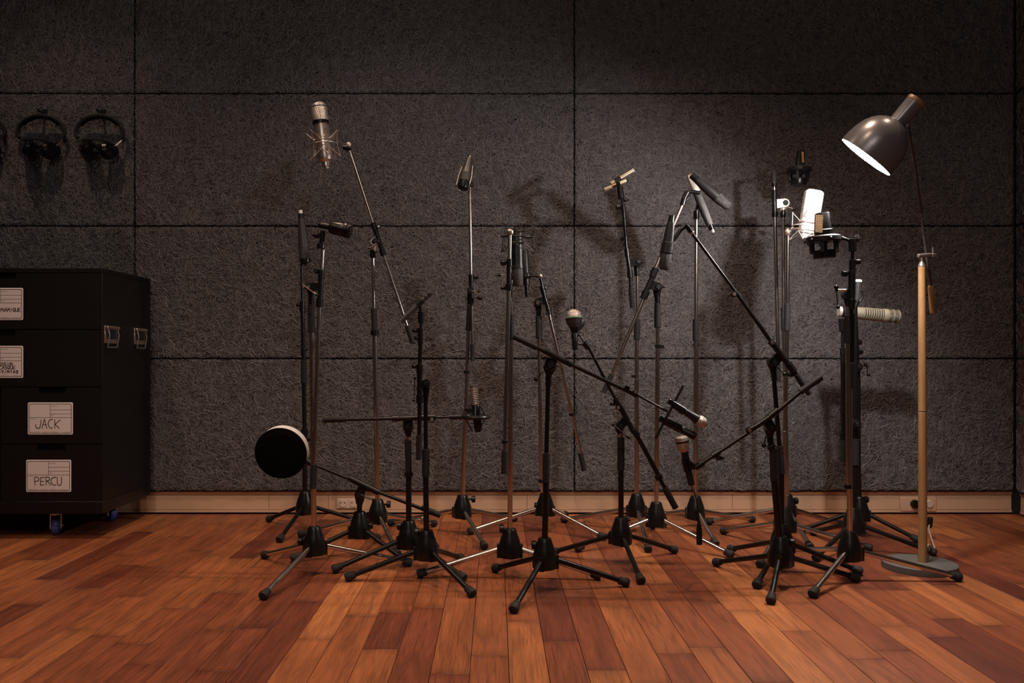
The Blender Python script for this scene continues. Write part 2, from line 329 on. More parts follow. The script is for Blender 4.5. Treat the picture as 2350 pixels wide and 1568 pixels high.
# floor boards: one object per board, joints where the photograph shows them
def floor_mat():
    m = bpy.data.materials.new('hardwood_plank'); m.use_nodes = True; N, L = nodes(m); b = N['Principled BSDF']
    tc = N.new('ShaderNodeTexCoord'); oi = N.new('ShaderNodeObjectInfo')
    ad = N.new('ShaderNodeVectorMath'); ad.operation = 'ADD'; mul = N.new('ShaderNodeMath'); mul.operation = 'MULTIPLY'; mul.inputs[1].default_value = 37.0
    L.new(oi.outputs['Random'], mul.inputs[0]); L.new(tc.outputs['Object'], ad.inputs[0]); L.new(mul.outputs[0], ad.inputs[1])
    def noise(scale, st, detail, dist):
        mp = N.new('ShaderNodeMapping'); mp.inputs['Scale'].default_value = st; L.new(ad.outputs[0], mp.inputs[0])
        no = N.new('ShaderNodeTexNoise'); no.inputs['Scale'].default_value = scale; no.inputs['Detail'].default_value = detail; no.inputs['Distortion'].default_value = dist
        L.new(mp.outputs[0], no.inputs['Vector']); return no
    n1 = noise(9, (2.6, 0.32, 1), 3, 0.9)       # broad flame
    n2 = noise(120, (6, 0.11, 1), 5, 0.1)        # fine pores
    r1 = N.new('ShaderNodeMapRange'); r1.inputs[1].default_value = 0.3; r1.inputs[2].default_value = 0.7; r1.inputs[3].default_value = 0.68; r1.inputs[4].default_value = 1.2; L.new(n1.outputs['Fac'], r1.inputs[0])
    r2 = N.new('ShaderNodeMapRange'); r2.inputs[1].default_value = 0.3; r2.inputs[2].default_value = 0.65; r2.inputs[3].default_value = 0.66; r2.inputs[4].default_value = 1.08; L.new(n2.outputs['Fac'], r2.inputs[0])
    mm = N.new('ShaderNodeMath'); mm.operation = 'MULTIPLY'; L.new(r1.outputs[0], mm.inputs[0]); L.new(r2.outputs[0], mm.inputs[1])
    n3 = noise(26, (5, 0.2, 1), 4, 0.8)         # darker streaks
    r3 = N.new('ShaderNodeMapRange'); r3.inputs[1].default_value = 0.52; r3.inputs[2].default_value = 0.70; r3.inputs[3].default_value = 1.04; r3.inputs[4].default_value = 0.66; L.new(n3.outputs['Fac'], r3.inputs[0])
    m3 = N.new('ShaderNodeMath'); m3.operation = 'MULTIPLY'; L.new(mm.outputs[0], m3.inputs[0]); L.new(r3.outputs[0], m3.inputs[1]); mm = m3
    # darker staining at the board ends
    sp = N.new('ShaderNodeSeparateXYZ'); L.new(tc.outputs['Generated'], sp.inputs[0])
    e1 = N.new('ShaderNodeMath'); e1.operation = 'SUBTRACT'; e1.inputs[1].default_value = 0.5; L.new(sp.outputs[1], e1.inputs[0])
    e2 = N.new('ShaderNodeMath'); e2.operation = 'ABSOLUTE'; L.new(e1.outputs[0], e2.inputs[0])
    e3 = N.new('ShaderNodeMapRange'); e3.inputs[1].default_value = 0.44; e3.inputs[2].default_value = 0.5; e3.inputs[3].default_value = 1.0; e3.inputs[4].default_value = 0.72; L.new(e2.outputs[0], e3.inputs[0])
    e4 = N.new('ShaderNodeMath'); e4.operation = 'MULTIPLY'; L.new(mm.outputs[0], e4.inputs[0]); L.new(e3.outputs[0], e4.inputs[1]); mm = e4
    sc1 = N.new('ShaderNodeVectorMath'); sc1.operation = 'SCALE'; L.new(oi.outputs['Color'], sc1.inputs[0]); L.new(mm.outputs[0], sc1.inputs['Scale'])
    L.new(sc1.outputs[0], b.inputs['Base Color'])
    b.inputs['Roughness'].default_value = 0.42; b.inputs['Specular IOR Level'].default_value = 0.4
    rr = N.new('ShaderNodeMapRange'); rr.inputs[3].default_value = 0.36; rr.inputs[4].default_value = 0.56; L.new(n2.outputs['Fac'], rr.inputs[0]); L.new(rr.outputs[0], b.inputs['Roughness'])
    bp = N.new('ShaderNodeBump'); bp.inputs['Strength'].default_value = 0.15; bp.inputs['Distance'].default_value = 0.0006; L.new(n2.outputs['Fac'], bp.inputs['Height']); L.new(bp.outputs[0], b.inputs['Normal'])
    return m
M['plank'] = floor_mat()
floor = plane('floor', (-3.87, -2.7, -0.12), (2.6, D+0.15, -0.016), 'dark')
BW = 0.0891; X0 = (1262.6-CX)/(1568-CY)*HCAM        # one seam known exactly
JO = [(723,1466),(872,1490),(983,1394),(909,1406),(1124,1504),(1128,1295),(1063,1337),(1200,1427),(706,1379),(1288,1472),(1332,1369),(1393,1539),
      (1412,1392),(1550,1500),(1625,1486),(1713,1403),(1519,1339),(1835,1448),(2046,1493),(2165,1462),(2174,1420),(1991,1513),(1833,1386),(2278,1435),
      (2163,1343),(1967,1352),(2054,1354),(306,1477),(336,1524),(495,1540),(407,1396),(186,1445),(301,1370),(437,1325),(201,1350),(300,1297),(350,1301),
      (525,1360),(572,1443),(551,1282),(117,1330),(284,1273),(464,1265),(72,1267),(332,1221),(510,1202)]
# sampled board tones: 0 dark red .. 1 light tan
TO = [(760,1420,.85),(700,1530,.6),(640,1400,.12),(700,1340,.15),(860,1540,.62),(930,1450,.4),(960,1500,.12),(1000,1370,.5),(1130,1380,.5),(1050,1480,.5),
      (1120,1540,.4),(1200,1380,.5),(1200,1500,.75),(1290,1420,.12),(1290,1520,.3),(1340,1400,.35),(1400,1340,.6),(1440,1470,.65),(1480,1390,.6),(1390,1560,.75),
      (1400,1450,.55),(1500,1420,.6),(1550,1540,.35),(1620,1430,.35),(1680,1540,.65),(1640,1380,.3),(1720,1350,.85),(1800,1500,.9),(1700,1450,.4),(1840,1410,.6),
      (1850,1500,.6),(1880,1380,.35),(1960,1400,.2),(1950,1460,.45),(2040,1530,.55),(2000,1420,.9),(2080,1440,.85),(2100,1400,.4),(2180,1500,.4),(2250,1490,.1),
      (2200,1380,.8),(2260,1410,.75),(2320,1450,.35),(2300,1340,.1),(2320,1380,.8),(2260,1300,.3),(2150,1540,.4),(2300,1530,.12),
      (330,1260,.5),(380,1240,.3),(350,1330,.45),(420,1240,.4),(290,1310,.1),(310,1400,.5),(420,1350,.3),(370,1350,.6),(440,1290,.4),(470,1230,.3),
      (230,1290,.4),(200,1320,.4),(150,1300,.15),(60,1290,.8),(100,1260,.3),(150,1260,.3),(60,1340,.5),(120,1380,.5),(200,1400,.4),(250,1420,.5),(100,1450,.35),
      (350,1420,.55),(300,1450,.2),(420,1450,.55),(330,1500,.2),(300,1540,.2),(450,1400,.3),(500,1430,.7),(480,1500,.45),(530,1330,.5),(560,1390,.25),(540,1480,.3),
      (450,1530,.15),(560,1560,.12),(100,1540,.35),(30,1500,.45),(250,1555,.3),(530,1250,.6),(510,1215,.55),(580,1340,.3),(1500,1250,.3),(1650,1320,.7),(1150,1320,.6)]
def colof(px, py):
    g = G(px, py); return math.floor((g.x-X0)/BW), g.y
joints = {}
for px, py in JO:
    c_, y_ = colof(px, py); joints.setdefault(c_, []).append(y_)
def tone_col(t):
    a = [(0.115, 0.026, 0.016), (0.225, 0.064, 0.027), (0.35, 0.118, 0.042), (0.50, 0.190, 0.066)]
    f_ = max(0, min(2.999, t*3)); i = int(f_); f_ -= i
    return tuple(a[i][k]*(1-f_)+a[i+1][k]*f_ for k in range(3))
rnd = random.Random(21)
YE = D+0.021
allp = []
for c_ in range(math.floor((-3.7-X0)/BW), math.floor((2.4-X0)/BW)+1):
    js = sorted(joints.get(c_, []))
    ys = list(js) if js else [rnd.uniform(2.0, 3.2)]
    while ys[0] > -0.4: ys.insert(0, ys[0]-rnd.uniform(0.45, 0.95))
    while ys[-1] < YE-0.5: ys.append(ys[-1]+rnd.uniform(0.42, 0.85))
    full = [ys[0]]
    for y_ in ys[1:]:
        if y_-full[-1] > 1.15: full.append((y_+full[-1])/2+rnd.uniform(-.12, .12))
        full.append(y_)
    full = [y_ for y_ in full if y_ < YE-0.06]+[YE]
    for a_, b_ in zip(full[:-1], full[1:]): allp.append((c_, a_, b_))
def vis(p):
    c_, a_, b_ = p; xm = X0+(c_+.5)*BW; return b_ > 1.75 and abs((xm)/max(b_, 1.8)*F+CX-1175) < 1230
near = [p for p in allp if vis(p)]; far = [p for p in allp if not vis(p)]
near.sort(key=lambda p: -(p[2]-p[1])/p[1]**2 if p[1] > 1 else -9)
far = near[298:]+far; near = near[:298]
tones = {}
for px, py, t_ in TO:
    c_, y_ = colof(px, py); tones[(c_, y_)] = t_
for c_, a_, b_ in near:
    xa, xb = X0+c_*BW+0.0006, X0+(c_+1)*BW-0.0006; dz = rnd.uniform(-0.0005, 0)
    mb = MB(); mb.box((xa, a_+0.0004, -0.015), (xb, b_-0.0004, dz), 0.0008)
    o = obj('plank', mb, 'plank', floor)
    tt = [v for (cc, yy), v in tones.items() if cc == c_ and a_ < yy < b_]
    t_ = (sum(tt)/len(tt) if tt else rnd.choice((.15, .3, .4, .45, .5, .6, .75)))+rnd.uniform(-.04, .04)
    o.color = (*tone_col(t_), 1)
mb = MB()
for c_, a_, b_ in far:
    xa, xb = X0+c_*BW+0.0006, X0+(c_+1)*BW-0.0006
    mb.box((xa, a_+0.0004, -0.015), (xb, b_-0.0004, -0.0003))
o = obj('plank', mb, 'plank', floor); o['kind'] = 'stuff'; o.color = (*tone_col(.4), 1)
# ---------------------------------------------------------------- the drawer chest on casters
M['lam'] = mat('black_stained_wood', (0.0085, 0.007, 0.0072), 0.45, 0, 0.1, 120, spec=0.3)
DF, DB = 3.247, 3.70
XR = (234.5-CX)/F*DF; XL = (-230-CX)/F*DF
def fz(py): return HCAM-(py-CY)/F*DF
def fx(px): return (px-CX)/F*DF
ZT, ZB = fz(615), fz(1180)
chest = thing('drawer_chest', 'black wooden drawer chest on casters with white stickers and chrome side latches', 'chest', ((XL+XR)/2, (DF+DB)/2, 0))
T = 0.018
obj('carcass', MB().box((XL, DF, fz(1150.5)), (XL+T, DB, fz(626)), .0008).box((XR-0.0035, DF, fz(1150.5)), (XR, DB, fz(626)), .0008)
    .box((XL+T, DB-0.012, fz(1150)), (XR-0.0035, DB, fz(626))).box((XL+T, DF+0.024, fz(1150)), (XR-0.0035, DF+0.030, fz(626)))
    .box((fx(0.0), DF+0.004, fz(1150)), (fx(3.0), DF+0.03, fz(888))).box((XL+T, DF+0.006, fz(888.5)), (XR-0.0035, DF+0.03, fz(887))), 'lam', chest)
obj('top_board', MB().box((XL, DF-0.001, fz(625.5)), (XR, DB, ZT), .0012), 'lam', chest)
obj('plinth', MB().box((XL, DF-0.001, ZB), (XR+0.001, DB, fz(1151)), .0012), 'lam', chest)
def drawer(x0, x1, y0, y1, nx0, nx1, ny1, label=None):
    # front panel with a finger notch cut in its top edge
    X0_, X1_, Z1, Z0 = fx(x0), fx(x1), fz(y0), fz(y1); a, b, zn = fx(nx0), fx(nx1), fz(ny1)
    mb = MB(); yf, yb = DF, DF+0.018; c = 0.003
    prof = [(X0_, Z0), (X1_, Z0), (X1_, Z1), (b, Z1), (b-c*0.4, Z1-c), (b-c*0.8, zn+c*.5), (b-c*1.6, zn), (a+c*1.6, zn), (a+c*.8, zn+c*.5), (a+c*.4, Z1-c), (a, Z1), (X0_, Z1)]
    n = len(prof); vs = [(x, yf, z) for x, z in prof]+[(x, yb, z) for x, z in prof]
    def quads(o): return [[o+0, o+7, o+11], [o+0, o+1, o+6]] 
    mid = [[0, 1, 6, 7], [1, 2, 3, 4, 5, 6], [0, 7, 8, 9, 10, 11]]
    fs = [f for f in mid]+[[i+n for i in reversed(f)] for f in mid]+[[i, i+n, (i+1) % n+n, (i+1) % n] for i in range(n)]
    mb.add(vs, fs, False)
    return obj('drawer', mb, 'lam', chest)
d1 = drawer(-228, 233, 626.8, 755.5, -34, 37.5, 640.5)
d2 = drawer(-228, 233, 757.5, 887, -34, 35.5, 772)
d3 = drawer(3.5, 233, 889.2, 1018, 86.5, 152.5, 903.5)
d4 = drawer(3.5, 233, 1020.5, 1149.5, 84.5, 151.5, 1034.5)
d5 = drawer(-228, -0.5, 889.2, 1018, -148, -82, 903.5)
d6 = drawer(-228, -0.5, 1020.5, 1149.5, -148, -82, 1034.5)
# hand-written letters as pen strokes in a unit cell, y up
def arc(cx, cy, rx, ry, a0, a1, n=9): return [(cx+rx*math.cos(math.radians(a0+(a1-a0)*k/n)), cy+ry*math.sin(math.radians(a0+(a1-a0)*k/n))) for k in range(n+1)]
GL = {'J': [[(1, 1), (.95, .5), (.85, .25)]+arc(.45, .3, .42, .3, 0, -180)+[(.0, .45)]], 'A': [[(0, 0), (.5, 1), (1, 0.03)], [(.2, .42), (.8, .42)]],
      'C': [arc(.75, .5, .75, .5, 70, 290)], 'K': [[(0.05, 1), (.05, 0)], [(1, 1), (.1, .48), (.85, 0)]], 'P': [[(.1, 0), (0, .95)]+arc(.2, .73, .75, .27, 90, -90)+[(.02, .44)]],
      'E': [[(1, 1), (.05, .96), (0, 0), (.95, .07)], [(.0, .48), (.85, .5)]], 'R': [[(.1, 0), (0, .98)]+arc(.2, .75, .6, .25, 90, -90)+[(.15, .5), (.3, .5), (1, 0)]],
      'U': [[(0, 1)]+arc(.5, .4, .48, .4, 180, 360)+[(.98, 1)]], 'D': [[(.05, 0), (0, 1)]+arc(.05, .5, .9, .5, 90, -90)], 'Y': [[(0, 1), (.5, .5), (.45, 0)], [(1, 1), (.5, .5)]],
      'N': [[(.05, 0), (0, 1), (.9, .05), (.95, 1)]], 'M': [[(0, 0), (.15, 1), (.5, .4), (.85, 1), (1, 0)]], 'I': [[(.5, 1), (.5, 0)]], 'Q': [arc(.48, .55, .45, .45, 60, 420, 16), [(.5, .35), (.95, -.1)]],
      'S': [arc(.5, .74, .42, .26, 50, 250, 8)+arc(.48, .27, .45, .27, 70, -140, 9)], 'O': [arc(.5, .5, .48, .5, 90, 450, 16)], 'X': [[(0, 1), (1, 0)], [(1, 1), (0, 0)]], 'T': [[(0, 1), (1, 1)], [(.5, 1), (.5, 0)]],
      '/': [[(.2, -.05), (.8, 1)]], '1': [[(.15, .7), (.65, 1), (.6, 0)]], '4': [[(.6, 1), (.05, .35), (1, .4)], [(.7, .7), (.65, 0)]], '9': [arc(.5, .7, .4, .3, -20, 340, 12)+[(.9, .3)]+arc(.45, .25, .42, .25, -10, -140, 5)],
      '7': [[(0, .95), (.95, 1), (.5, 0)], [(.2, .5), (.85, .5)]], 'U2': []}
def flat_stroke(mb, pts, y, r):
    for (x0, z0), (x1, z1) in zip(pts[:-1], pts[1:]):
        dx, dz = x1-x0, z1-z0; l = math.hypot(dx, dz) or 1e-9; ex, ez = dx/l*r*.95, dz/l*r*.95; nx, nz = -dz/l*r, dx/l*r
        mb.add([(x0-ex+nx, y, z0-ez+nz), (x0-ex-nx, y, z0-ez-nz), (x1+ex-nx, y, z1+ez-nz), (x1+ex+nx, y, z1+ez+nz)], [[0, 1, 2, 3]], False)
def rrect(x0, z0, x1, z1, r, n=6):
    p = []
    for cx, cz, a in ((x1-r, z1-r, 0), (x0+r, z1-r, 90), (x0+r, z0+r, 180), (x1-r, z0+r, 270)):
        p += [(cx+r*math.cos(math.radians(a+90*k/n)), cz+r*math.sin(math.radians(a+90*k/n))) for k in range(n+1)]
    return p
def txt(s, px, py, hpx, wpx, parent, y):
    cu = bpy.data.curves.new('printed_line', 'FONT'); cu.body = s; cu.size = 1.0
    o = bpy.data.objects.new('printed_line', cu); C.objects.link(o); bpy.context.view_layer.update()
    wd = max(o.dimensions.x, 1e-6); dg = bpy.context.evaluated_depsgraph_get()
    me = bpy.data.meshes.new_from_object(o.evaluated_get(dg)); bpy.data.objects.remove(o)
    sx = wpx/F*DF/wd; sy = hpx/F*DF/0.72
    for v in me.vertices: v.co = Vector((v.co.x*sx+fx(px), y, v.co.y*sy+fz(py)))-base_of(parent)
    me.materials.append(M['ink']); q = bpy.data.objects.new('printed_line', me); C.objects.link(q); q.parent = parent
def sticker(x0, y0, lines, par):
    x1, y1 = x0+103.8, y0+74
    mb = MB(); p = rrect(fx(x0), fz(y1), fx(x1), fz(y0), 0.006); n = len(p); yf = DF-0.0012
    pi = rrect(fx(x0)+.0012, fz(y1)+.0012, fx(x1)-.0012, fz(y0)-.0012, 0.005)
    mb.add([(x, DF-0.0002, z) for x, z in p]+[(x, yf, z) for x, z in pi], [[n+i for i in range(n)]]+[[i, (i+1) % n, (i+1) % n+n, i+n] for i in range(n)], False)
    s = obj('sticker', mb, 'pl', par, kind=None)
    ink = MB(); y = yf-0.0002; u = DF/F
    r = rrect(fx(x0+3.3), fz(y1-3.2), fx(x1-3.4), fz(y0+3.6), 0.006); flat_stroke(ink, r+[r[0]], y, 0.55*u)
    flat_stroke(ink, [(fx(x0+3.5), fz(y0+34.5)), (fx(x1-3.5), fz(y0+34.5))], y, 0.38*u); flat_stroke(ink, [(fx(x0+52), fz(y0+3.5)), (fx(x0+52), fz(y0+34.5))], y, 0.38*u)
    for q in (17, 26): flat_stroke(ink, [(fx(x0+52), fz(y0+q)), (fx(x1-3.5), fz(y0+q))], y, 0.38*u)
    obj('printed_frame', ink, 'ink', s)
    wr = MB()
    for ch, cx0, cw, cb, chh, pw in lines:
        for stk in GL[ch]: flat_stroke(wr, [(fx(x0+cx0+a*cw), fz(y0+cb-b*chh)) for a, b in stk], y-0.0001, pw*u)
    obj('handwriting', wr, 'ink', s)
    for tx_, a, b, h, w_ in (('Production', 53.5, 8.9, 2, 14), ('Date', 53.5, 30.2, 2, 6), ('Contents', 4.5, 38.8, 2, 12.5), ('Musikhaus Thomann', 6, 69, 2.1, 23), ('Treppendorf 30', 33, 69, 2.1, 16), ('96138 Burgebrach', 53, 69, 2.1, 18), ('www.thomann.de', 77, 69, 2.1, 19)):
        pp = MB()
        txt(tx_, x0+a, y0+b, h, w_, s, y-0.0001)
def word(wd, x0, adv, w_, base, h, pw, sl=0): return [(c_, x0+adv*i, w_, base+sl*i, h, pw) for i, c_ in enumerate(wd)]
sticker(63.6, 924, [('J', 18.5, 12.5, 59.5, 19.5, .8), ('A', 33, 11.5, 59.5, 21, .8), ('C', 47.5, 10, 58.8, 20, .8), ('K', 62, 13, 59.3, 19.5, .8)], d3)
sticker(59.8, 1055.6, [('P', 20, 10.5, 58.2, 19, .8), ('E', 33.5, 8.5, 58.5, 18.5, .8), ('R', 45.5, 11.5, 57.7, 18.5, .8), ('C', 57.5, 11.5, 58.3, 18.5, .8), ('U', 72, 10, 58.8, 19, .8)], d4)
sticker(-50.5, 661, word('DYNAMIQUE', 43.5, 6.15, 5.1, 54.3, 8, .65), d1)
sticker(-50.5, 794, word('EXTENSION', 37.5, 4.85, 3.9, 45.5, 7, .55)+word('CASQUE', 49.5, 6.25, 5.0, 53.5, 7.2, .65)+word('47/M149', 47.0, 6.7, 5.2, 63, 6.8, .7), d2)
# chrome butterfly latches on the side
def latch(yc, wid=0.105):
    zt = 0.832; x = XR
    m = MB().box((x, yc-wid/2, zt-0.062), (x+0.004, yc+wid/2, zt+0.008), .001); l = obj('latch', m, 's', chest)
    a = MB(); a.tube((x+0.011, yc-wid/2, zt), (x+0.011, yc+wid/2, zt), 0.0065, n=14); obj('hinge_barrel', a, 's', l)
    a = MB(); yy = wid/2-0.012
    a.path([(x+0.012, yc-yy, zt-0.006), (x+0.017, yc-yy, zt-0.03), (x+0.009, yc-yy, zt-0.078), (x+0.009, yc+yy, zt-0.078), (x+0.017, yc+yy, zt-0.03), (x+0.012, yc+yy, zt-0.006)], 0.0028, 8)
    obj('bail', a, 's', l)
    a = MB(); a.box((x+0.004, yc-wid/2+.02, zt-0.045), (x+0.010, yc+wid/2-.02, zt-0.004), .001); obj('latch_plate', a, 'k', l)
latch(3.315); latch(3.582)
def caster(x, y, tw=0.5):
    m = MB(); m.box((x-0.035, y-0.04, ZB-0.006), (x+0.035, y+0.04, ZB), .001).loft((x, y, ZB-0.006), (x, y, ZB-0.016), [(0, .022), (1, .020)], 18)
    r = obj('caster', m, 's', chest)
    e = Vector((math.cos(tw), math.sin(tw), 0)); f_ = Vector((-math.sin(tw), math.cos(tw), 0)); c = Vector((x, y, 0))+f_*0.012
    a = MB()
    for sgn in (-1, 1): a.obox(c+e*(sgn*0.019)+Vector((0, 0, 0.058)), e, f_, (0, 0, 1), 0.0016, 0.018, 0.032)
    a.loft(c-e*0.024+Vector((0, 0, 0.036)), c+e*0.024+Vector((0, 0, 0.036)), [(0, .005), (1, .005)], 12); a.obox(c+Vector((0, 0, .086)), e, f_, (0, 0, 1), 0.0205, 0.02, 0.002)
    obj('fork', a, 's', r)
    a = MB(); a.loft(c-e*0.015+Vector((0, 0, 0.0362)), c+e*0.015+Vector((0, 0, 0.0362)), [(0, .028), (.12, .034), (.3, .036), (.7, .036), (.88, .034), (1, .028)], 28); obj('wheel', a, 'bl', r)
caster(fx(105), DF+0.075, 0.35); caster(XL+0.13, DF+0.075, -0.4); caster(XR-0.13, DB-0.09, 0.9); caster(XL+0.13, DB-0.09, 0.2)
a = MB(); a.loft((XR-0.035, DB-0.05, ZB), (XR-0.035, DB-0.05, ZB-0.012), [(0, .008), (.5, .008), (.5, .012), (1, .011)], 14); obj('foot_stud', a, 'b', chest)

# ---------------------------------------------------------------- headphones on wall hooks
def headphones(px, label, flip=1, sm=0):
    d = D-0.045; u = d/F; c = P(px, 300, d)
    t = thing('headphones', label, 'headphones', P(px, 375, d), 'closed headphones hung in a row on the panelled wall')
    def q(x, y, dd=0): return P(px+flip*x, y, d+dd)
    band = []
    for k in range(25):
        an = math.radians(205-230*k/24); band.append(q(-1+54*math.cos(an), 306-41*math.sin(an)*(1.0 if math.sin(an) > 0 else .6), 0.02*abs(math.cos(an))-.01))
    m = MB(); m.path(band, 0.0085, 10); obj('headband', m, 'r', t)
    pad = [b+(q(0, 306)-b)*0.10 for b in band[6:19]]; m = MB(); m.path(pad, 0.0075, 10); obj('head_pad', m, 'd', t)
    for sx, ex, ey in ((-1, -30, 345), (1, 22, 350)):
        e = q(sx*49, 322, .01); f_ = q(ex+sx*9, ey-12, -.005); m = MB(); m.tube(e, f_, 0.0022, n=8); m.tube(e+Vector((0, .006, 0)), f_+Vector((0, .006, 0)), 0.0022, n=8); sl = obj('slider', m, 'c', t)
        cc = q(ex, ey-6, -.01); ax = Vector((0.8*sx*flip, -0.45, 0.25)).normalized()
        m = MB(); m.loft(cc-ax*0.020, cc+ax*0.020, [(0, .030), (.25, .038), (.7, .038), (1, .028)], 28, flat=1.15); cup = obj('ear_cup', m, 'b', t)
        m = MB(); m.loft(cc-ax*0.030, cc-ax*0.019, [(0, .024), (.3, .036), (1, .037)], 28, flat=1.15); obj('ear_pad', m, 'r', cup)
    m = MB()
    for j in range(4):
        pts = [q(-40+2*j+72*s, 322+6*j+8*math.sin(PI*s)*(1 if j % 2 else -.6)+8*s, -.035+.01*j-.012*math.sin(PI*s)) for s in [i/12 for i in range(13)]]
        m.path(pts, 0.0024, 6)
    for j in range(3):
        pts = [q(-22+5*j+14*math.sin(a), 348+6*j-22*math.cos(a)*(1+.1*j), -.045-.003*j) for a in [2*PI*i/18 for i in range(18)]]
        m.path(pts, 0.0024, 6, True)
    pts = [q(-14, 372, -.02), q(-12, 400, 0), q(-4, 430, .015), q(2, 455, .03)] if sm else [q(20, 366, -.02), q(24, 392, 0), q(18, 418, .015), q(24, 440, .03)]
    m.path(pts, 0.0018, 6); obj('cable', m, 'b', t)
    hk = MB(); hc = P(px+9*flip, 263, D); hk.obox(hc+Vector((0, -.004, .004)), (1, 0, 0), (0, 1, 0), (0, 0, 1), .011, .004, .018)
    hk.path([hc+Vector((0, -.006, .004)), hc+Vector((0, -.035, .001)), hc+Vector((0, -.055, .001)), hc+Vector((0, -.062, .008))], .0042, 8)
    tag(obj('wall_hook', hk, 'k', loc=hc), 'small black hook above the headphones '+label.split('headphones ')[1].replace('hanging ', ''), 'hook', 'black wall hooks')
headphones(229, 'black closed headphones hanging nearest the vertical panel seam', 1, 0)
headphones(95, 'black closed headphones hanging second from the vertical panel seam', 1, 1)
headphones(-42, 'black closed headphones cut off by the left edge of the view', 1, 0)

# ---------------------------------------------------------------- microphone stands
def stand(label, kind, hub, feet, pole, w=12, hz=0.066, knob=None):
    """hub: ground pixel under the hub; feet: ground pixels of three feet; pole: list of (x, y, w, part, material)"""
    c = G(*hub); d = c.y; big = kind == 'c'
    t = thing('microphone_stand', label, 'stand', c, 'tripod microphone stands in front of the panelled wall')
    u = d/F
    m = MB(); hh = 0.092 if big else 0.094; z0 = hz
    m.loft(c+Vector((0, 0, z0)), c+Vector((0, 0, z0+hh)), [(0, .034), (.04, .038), (.25, .0385), (.45, .036), (.65, .0305), (.85, .0235), (.96, .0205), (1, .018)], 24)
    for ft in feet:
        v = (G(*ft)-c); v.z = 0; v.normalize(); s = Vector((-v.y, v.x, 0))
        m.obox(c+v*0.030+Vector((0, 0, z0+0.020)), v, s, (0, 0, 1), .012, .011, .021)
    base = obj('base', m, 'b', t)
    for ft in feet:
        g = G(*ft); v = (g-c); v.z = 0; L = v.length; v.normalize()
        a = c+v*0.030+Vector((0, 0, z0+0.028)); e = g+Vector((0, 0, 0.0155))-v*0.012
        m = MB(); m.tube(a, e, 0.0088 if big else 0.0082, n=14); lg = obj('leg', m, 'c' if big else 'b', t)
        dr = (e-a).normalized(); q = e+dr*0.014; r_ = .0150
        k = (q.z-r_*1.0); q.z -= 0
        m = MB(); m.loft(e-dr*0.020, q, [(0, .0095), (.05, .0118), (.45, .0130), (.6, r_), (.85, r_), (.97, .0125), (1, .006)], 18); obj('rubber_foot', m, 'f', lg)
    if knob:
        kx, ky = knob; s = 1 if P(kx, ky, d).x > c.x else -1; q = P(kx, ky, d)
        m = MB(); m.tube(Vector((c.x+s*.010, q.y, q.z)), q, .0045, n=10); m.loft(q-Vector((s*.002, 0, 0)), q+Vector((s*.014, 0, 0)), [(0, .009), (.15, .0135), (.85, .0135), (1, .011)], 10); obj('clamp_knob', m, 'b', base)
    px, py = pole[0][0], pole[0][1]
    prev = c+Vector((0, 0, z0+hh*0.6))
    last = t
    st = dict(t=t, d=d, c=c, last=base)
    for i, (x0, y0, x1, y1, w_, part, mt) in enumerate(pole):
        p0 = prev if i == 0 else P(x0, y0, d)
        T_(st, part, mt, None, w_, p0=p0, p1=P(x1, y1, d))
    return st
def T_(st, part, mt, xy, w, w1=None, a=0.0, b=None, p0=None, p1=None, parent=None):
    d = st['d']; b = a if b is None else b
    if p0 is None: p0 = P(xy[0], xy[1], d+a); p1 = P(xy[2], xy[3], d+b)
    r0 = w/2*p0.y/F; r1 = (w1 if w1 is not None else w)/2*p1.y/F
    m = MB(); m.tube(p0, p1, r0, r1, n=14)
    o = obj(part, m, mt, parent or st['t']); st['last'] = o; return o
def boom(st, lst, a=-0.022, b=None):                    # [(x0,y0,x1,y1,w,part,mat)] along the boom, linear depth from a to b
    b = a if b is None else b; n0 = lst[0][:2]; n1 = lst[-1][2:4]; L = math.hypot(n1[0]-n0[0], n1[1]-n0[1])
    f_ = lambda x, y: a+(b-a)*math.hypot(x-n0[0], y-n0[1])/L
    for x0, y0, x1, y1, w, part, mt in lst: T_(st, part, mt, (x0, y0, x1, y1), w, a=f_(x0, y0), b=f_(x1, y1))
    st['last'] = None
def knob(st, x, y, w=9, a=-0.022, face=False, parent=None):
    d = st['d']+a; q = P(x, y, d); r = w/2*d/F
    m = MB()
    if face: m.loft(q+Vector((0, .022, 0)), q-Vector((0, .012, 0)), [(0, r*.5), (.55, r*.5), (.56, r), (.9, r), (1, r*.85)], 12)
    else: m.loft(q-Vector((.009, 0, 0)), q+Vector((.009, 0, 0)), [(0, r*.85), (.15, r*1.15), (.85, r*1.15), (1, r*.85)], 12); m.tube(q, q+Vector((.016*(1 if st['c'].x > q.x else -1), 0, 0)), r*.5, n=8)
    o = obj('tightening_knob', m, 'b', parent or st['t'])
    if face: m = MB(); m.loft(q-Vector((0, .0115, 0)), q-Vector((0, .0135, 0)), [(0, r*.7), (1, r*.6)], 12); obj('knob_disc', m, 's' if face == 2 else 'k', o)
    return o
def lever(st, x0, y0, x1, y1, a=-0.045, w=2.6, balls=(0, 8), mt='c', parent=None):
    d = st['d']+a; p, q = P(x0, y0, d), P(x1, y1, d); m = MB(); m.tube(p, q, w/2*d/F, n=8); o = obj('lever', m, mt, parent or st['t'])
    m = MB(); k = 0
    for pt, b in ((p, balls[0]), (q, balls[1])):
        if b: m.ball(pt, b/2*d/F); k = 1
    if k: obj('lever_ball', m, 'b', o)
    return o
